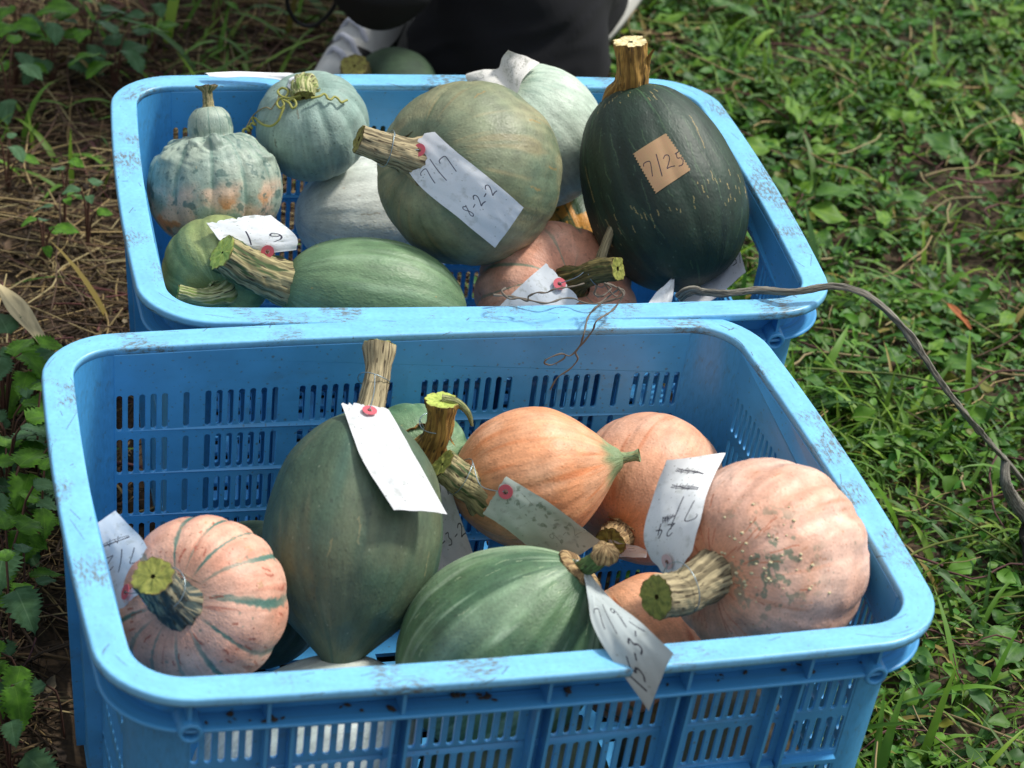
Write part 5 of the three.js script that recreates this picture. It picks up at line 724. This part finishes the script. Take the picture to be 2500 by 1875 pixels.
// low weeds on the green side
const smallG = [0, 1, 2, 3].map((i) => leafGeo(1, [0.62, 0.5, 0.72, 0.42][i], { fold: 0.22, droop: [0.2, 0.35, 0.1, 0.3][i], wave: 0.08, nz: 7, nx: 2, shape: [0.75, 0.85, 0.65, 0.8][i], seed: i }));
const GREEN = () => { const q = RG(); return q < 0.5 ? cl(0.040, 0.140, 0.010, 0.4) : q < 0.8 ? cl(0.085, 0.205, 0.014, 0.35) : q < 0.96 ? cl(0.042, 0.125, 0.026, 0.3) : cl(0.17, 0.18, 0.02); };
const leafM1 = leafMat({ roughness: 0.5, transmission: 0.3 });
scatter('ground_cover', 'low mat of small oval green weed leaves', 'weeds', smallG, leafM1, 19000, (d) => { const [x, z] = spot(); const g = (1 - left(x, z)) * (1 - 0.9 * bare(x, z)) * (z < -2.1 ? 1 : 0.55); if (RG() > g || inCrate(x, z, 0.012)) return false; const s = 0.008 + 0.026 * RG() * RG(); d.position.set(x, groundY(x, z) + 0.005 + 0.034 * RG(), z); d.rotation.set((RG() - 0.6) * 1.0, RG() * 6.283, (RG() - 0.5) * 0.9, 'YXZ'); d.scale.setScalar(s); return true; }, GREEN);
// grass
const bladeG = [0.5, 1.0, 1.5, 1.9].map((b) => bladeGeo(1, 0.062, b, 6)), bladeM = leafMat({ roughness: 0.5, transmission: 0.3 });
const grassPlace = (dens, l0, l1) => (d) => { const [x, z] = spot(); if (RG() > dens(x, z) || inCrate(x, z, 0.012)) return false; const s = lerp(l0, l1, RG() * RG()); d.position.set(x, groundY(x, z) - 0.002, z); d.rotation.set(0.2 + RG() * 0.75, RG() * 6.283, (RG() - 0.5) * 0.5, 'YXZ'); const tx = x + Math.sin(d.rotation.y) * s * 0.7, tz = z + Math.cos(d.rotation.y) * s * 0.7; if (inCrate(tx, tz, 0.0)) return false; d.scale.set(s * (0.7 + 0.9 * RG()), s, s); return true; };
const GRASS = () => { const q = RG(); return q < 0.6 ? cl(0.080, 0.190, 0.012, 0.35) : q < 0.86 ? cl(0.150, 0.265, 0.02, 0.3) : q < 0.96 ? cl(0.05, 0.13, 0.026) : cl(0.28, 0.22, 0.06); };
const tuft = (x, z) => 0.25 + 0.75 * sstep(-0.05, 0.25, pn(x * 5 + 8, 2, z * 5));
scatter('grass', 'green grass blades growing through the weeds', 'grass', bladeG, bladeM, 22000, grassPlace((x, z) => (1 - left(x, z)) * (1 - 0.75 * bare(x, z)) * tuft(x, z) * (z > -2.2 ? 1 : 0.55), 0.03, 0.13), GRASS);
scatter('grass', 'sparse grass growing out of the straw', 'grass', bladeG, bladeM, 900, grassPlace((x, z) => left(x, z) * (0.05 + sstep(0.12, 0.3, pn(x * 3 + 1, 6, z * 3)) * 0.6 + 0.9 * sstep(0.28, 0.1, Math.hypot((x + 0.42) * 0.9, z + 2.86))), 0.05, 0.2), GRASS);
// broad-leaved weeds: each one a plant with its own leaves
const broadG = [0, 1, 2].map((i) => leafGeo(1, [0.55, 0.62, 0.5][i], { fold: 0.12, droop: [0.18, 0.3, 0.22][i], wave: 0.12, nz: 12, nx: 4, shape: [0.72, 0.66, 0.8][i], vein: 0.03, seed: i * 2 }));
const leafTex = (a, b, vein) => dataTex(128, 128, (u, v, c) => { const s = Math.abs(u * 2 - 1), k = Math.abs(((v * 8 - s * 1.6) % 1 + 1) % 1 - 0.5) * 2, m = sstep(0.86, 1, k) * 0.5 + sstep(0.06, 0.0, s); c[0] = a[0]; c[1] = a[1]; c[2] = a[2]; mixc(c, b, sstep(-0.2, 0.3, fbm(u * 4, v * 4, 2, 4))); mixc(c, vein, clamp(m) * 0.55); });
const broadM = [leafMat({ map: leafTex([66, 106, 40], [82, 124, 46], [122, 150, 84]), roughness: 0.5 }), leafMat({ map: leafTex([54, 96, 34], [72, 112, 38], [108, 140, 70]), roughness: 0.5 }), leafMat({ map: leafTex([84, 124, 34], [102, 140, 36], [140, 164, 72]), roughness: 0.55 })];
const nettleM = [leafMat({ map: leafTex([72, 120, 24], [92, 146, 28], [120, 160, 60]), roughness: 0.75, transmission: 0.4 }), leafMat({ map: leafTex([72, 112, 74], [62, 100, 60], [120, 150, 112]), roughness: 0.75, transmission: 0.35 })];
const stalkM = std({ color: srgb(110, 92, 60), roughness: 0.7 }), redStalkM = std({ color: srgb(92, 62, 48), roughness: 0.7 });
function plant(name, label, group, x, z, n, size, geos, mats, { lift = [0.02, 0.05], reach = 0.6, tilt = [0.1, 0.5], stalk = stalkM, seed } = {}) {
  const r = rng(seed), y = groundY(x, z), g = thing(name, label, 'plant', V3(x, y, z), group);
  for (let i = 0; i < n; i++) {
    const a = i * 2.4 + r() * 0.8, s = size * (0.6 + 0.6 * r()), h = lerp(lift[0], lift[1], r()), rr = size * reach * (0.5 + r() * 0.6), p = V3(Math.sin(a) * rr, h, Math.cos(a) * rr);
    if (inCrate(x + p.x + Math.sin(a) * s, z + p.z + Math.cos(a) * s, 0.018) || inCrate(x + p.x, z + p.z, 0.02)) continue;
    const l = mesh('leaf', geos[Math.floor(r() * geos.length)], mats[Math.floor(r() * mats.length)], g); l.position.copy(p); l.rotation.set(-lerp(tilt[0], tilt[1], r()) + 0.15, a, (r() - 0.5) * 0.7, 'YXZ'); l.scale.setScalar(s);
    mesh('stalk', tubeGeo([V3(0, 0, 0), V3(p.x * 0.4, h * 0.8, p.z * 0.4), p.clone()], 0.0011, { seg: 6, sides: 5 }), stalk, g);
  }
  return g;
}
{
  const r = rng(77); let k = 0;
  for (let i = 0; i < 900 && k < 78; i++) { const x = 0.02 + 1.0 * r(), z = -4.0 + 2.75 * r(); if (left(x, z) > 0.4 || bare(x, z) > 0.75 || inCrate(x, z, 0.035)) continue; const dense = z < -2.35 ? 1 : 0.45; if (r() > dense) continue; k++; plant('broadleaf_weed', 'broad-leaved green weed growing low in the grass', 'broad-leaved weeds in the grass', x, z, 5 + Math.floor(r() * 3), 0.032 + 0.026 * r(), broadG, broadM, { seed: 500 + i, lift: [0.015, 0.05] }); }
}
// toothed nettle-like plants on the bare side
const nettleG = [0, 1].map((i) => leafGeo(1, [0.72, 0.62][i], { fold: 0.14, droop: 0.28, wave: 0.06, teeth: 0.34, nz: 20, nx: 4, shape: [0.6, 0.7][i], vein: 0.05, seed: i }));
const NET = { stalk: redStalkM, lift: [0.03, 0.11], reach: 0.55, tilt: [0.0, 0.4] };
for (const [x, z, n, s, sd, m] of NETTLES) plant('nettle_plant', m === 1 ? 'frosted grey-green toothed-leaf plant among the straw' : 'fresh green toothed-leaf plant growing on the strawy soil', m === 1 ? 'frosted toothed-leaf plants' : 'green toothed-leaf plants on the bare soil', x, z, n, s, nettleG, m === 1 ? [nettleM[1], nettleM[0]] : nettleM, { ...NET, seed: sd });
{ // single dry leaves
  const dry = (label, x, y, z, L, W, rot, col, droop) => { const g = leafGeo(L, W, { fold: 0.25, droop, wave: 0.08, nz: 14, nx: 4, shape: 0.9, seed: 4 }); const m = mesh('dry_leaf', g, std({ map: leafTex(col, col.map((c) => c * 0.84), col.map((c) => c * 1.15)), roughness: 0.85 })); m.name = numbered('dry_leaf'); m.userData = { label, category: 'leaf', group: 'fallen dry leaves' }; m.position.set(x, y, z); m.rotation.set(...rot, 'YXZ'); return m; };
  dry('long pale tan blade-shaped dry leaf leaning behind the crate corner', ...DRYLEAF[0], 0.11, 0.027, [-0.4, 3.95, 0.35], [196, 180, 140], 0.05);
  dry('curled pinkish-brown fallen leaf among the weeds', ...DRYLEAF[1], 0.035, 0.022, [0.1, 1.2, 0.2], [176, 132, 104], 0.4);
  dry('large curled tan fallen leaf on bare soil by the weeds', ...DRYLEAF[2], 0.045, 0.03, [0.0, 2.2, 0.3], [186, 150, 118], 0.5);
  dry('narrow orange-brown dry leaf lying on the grass', ...DRYLEAF[3], 0.04, 0.009, [0.3, 1.0, 0.1], [160, 92, 48], 0.2);
}
{ // dirt crumbs caught on the crates
  const r = rng(31);
  for (const [k, cr] of [['F', crateF], ['B', crateB]]) { const geos = []; const n = k === 'F' ? 48 : 34;
    for (let i = 0; i < n; i++) { const clump = i % 6 ? 1 : 3, x = (r() - 0.5) * 0.5, z = (HZ + 0.004 + 0.013 * r()) * (r() < 0.7 ? 1 : -1); const s = (0.0005 + 0.0012 * r()); for (let q = 0; q < clump; q++) { const gg = new THREE.IcosahedronGeometry(s, 0).scale(1 + 2.2 * r(), 0.6, 0.7 + r()).rotateY(r() * 6).translate(x + (r() - 0.5) * 0.008, 0.2793 + 0.001 * r(), z + (r() - 0.5) * 0.002); geos.push(gg); } }
    const m = mesh('soil_crumbs', warp(mergeGeometries(geos)), std({ color: new THREE.Color(0.06, 0.042, 0.028), roughness: 1 }), cr); m.userData.kind = 'stuff'; }
}
renderer.render(scene, camera);
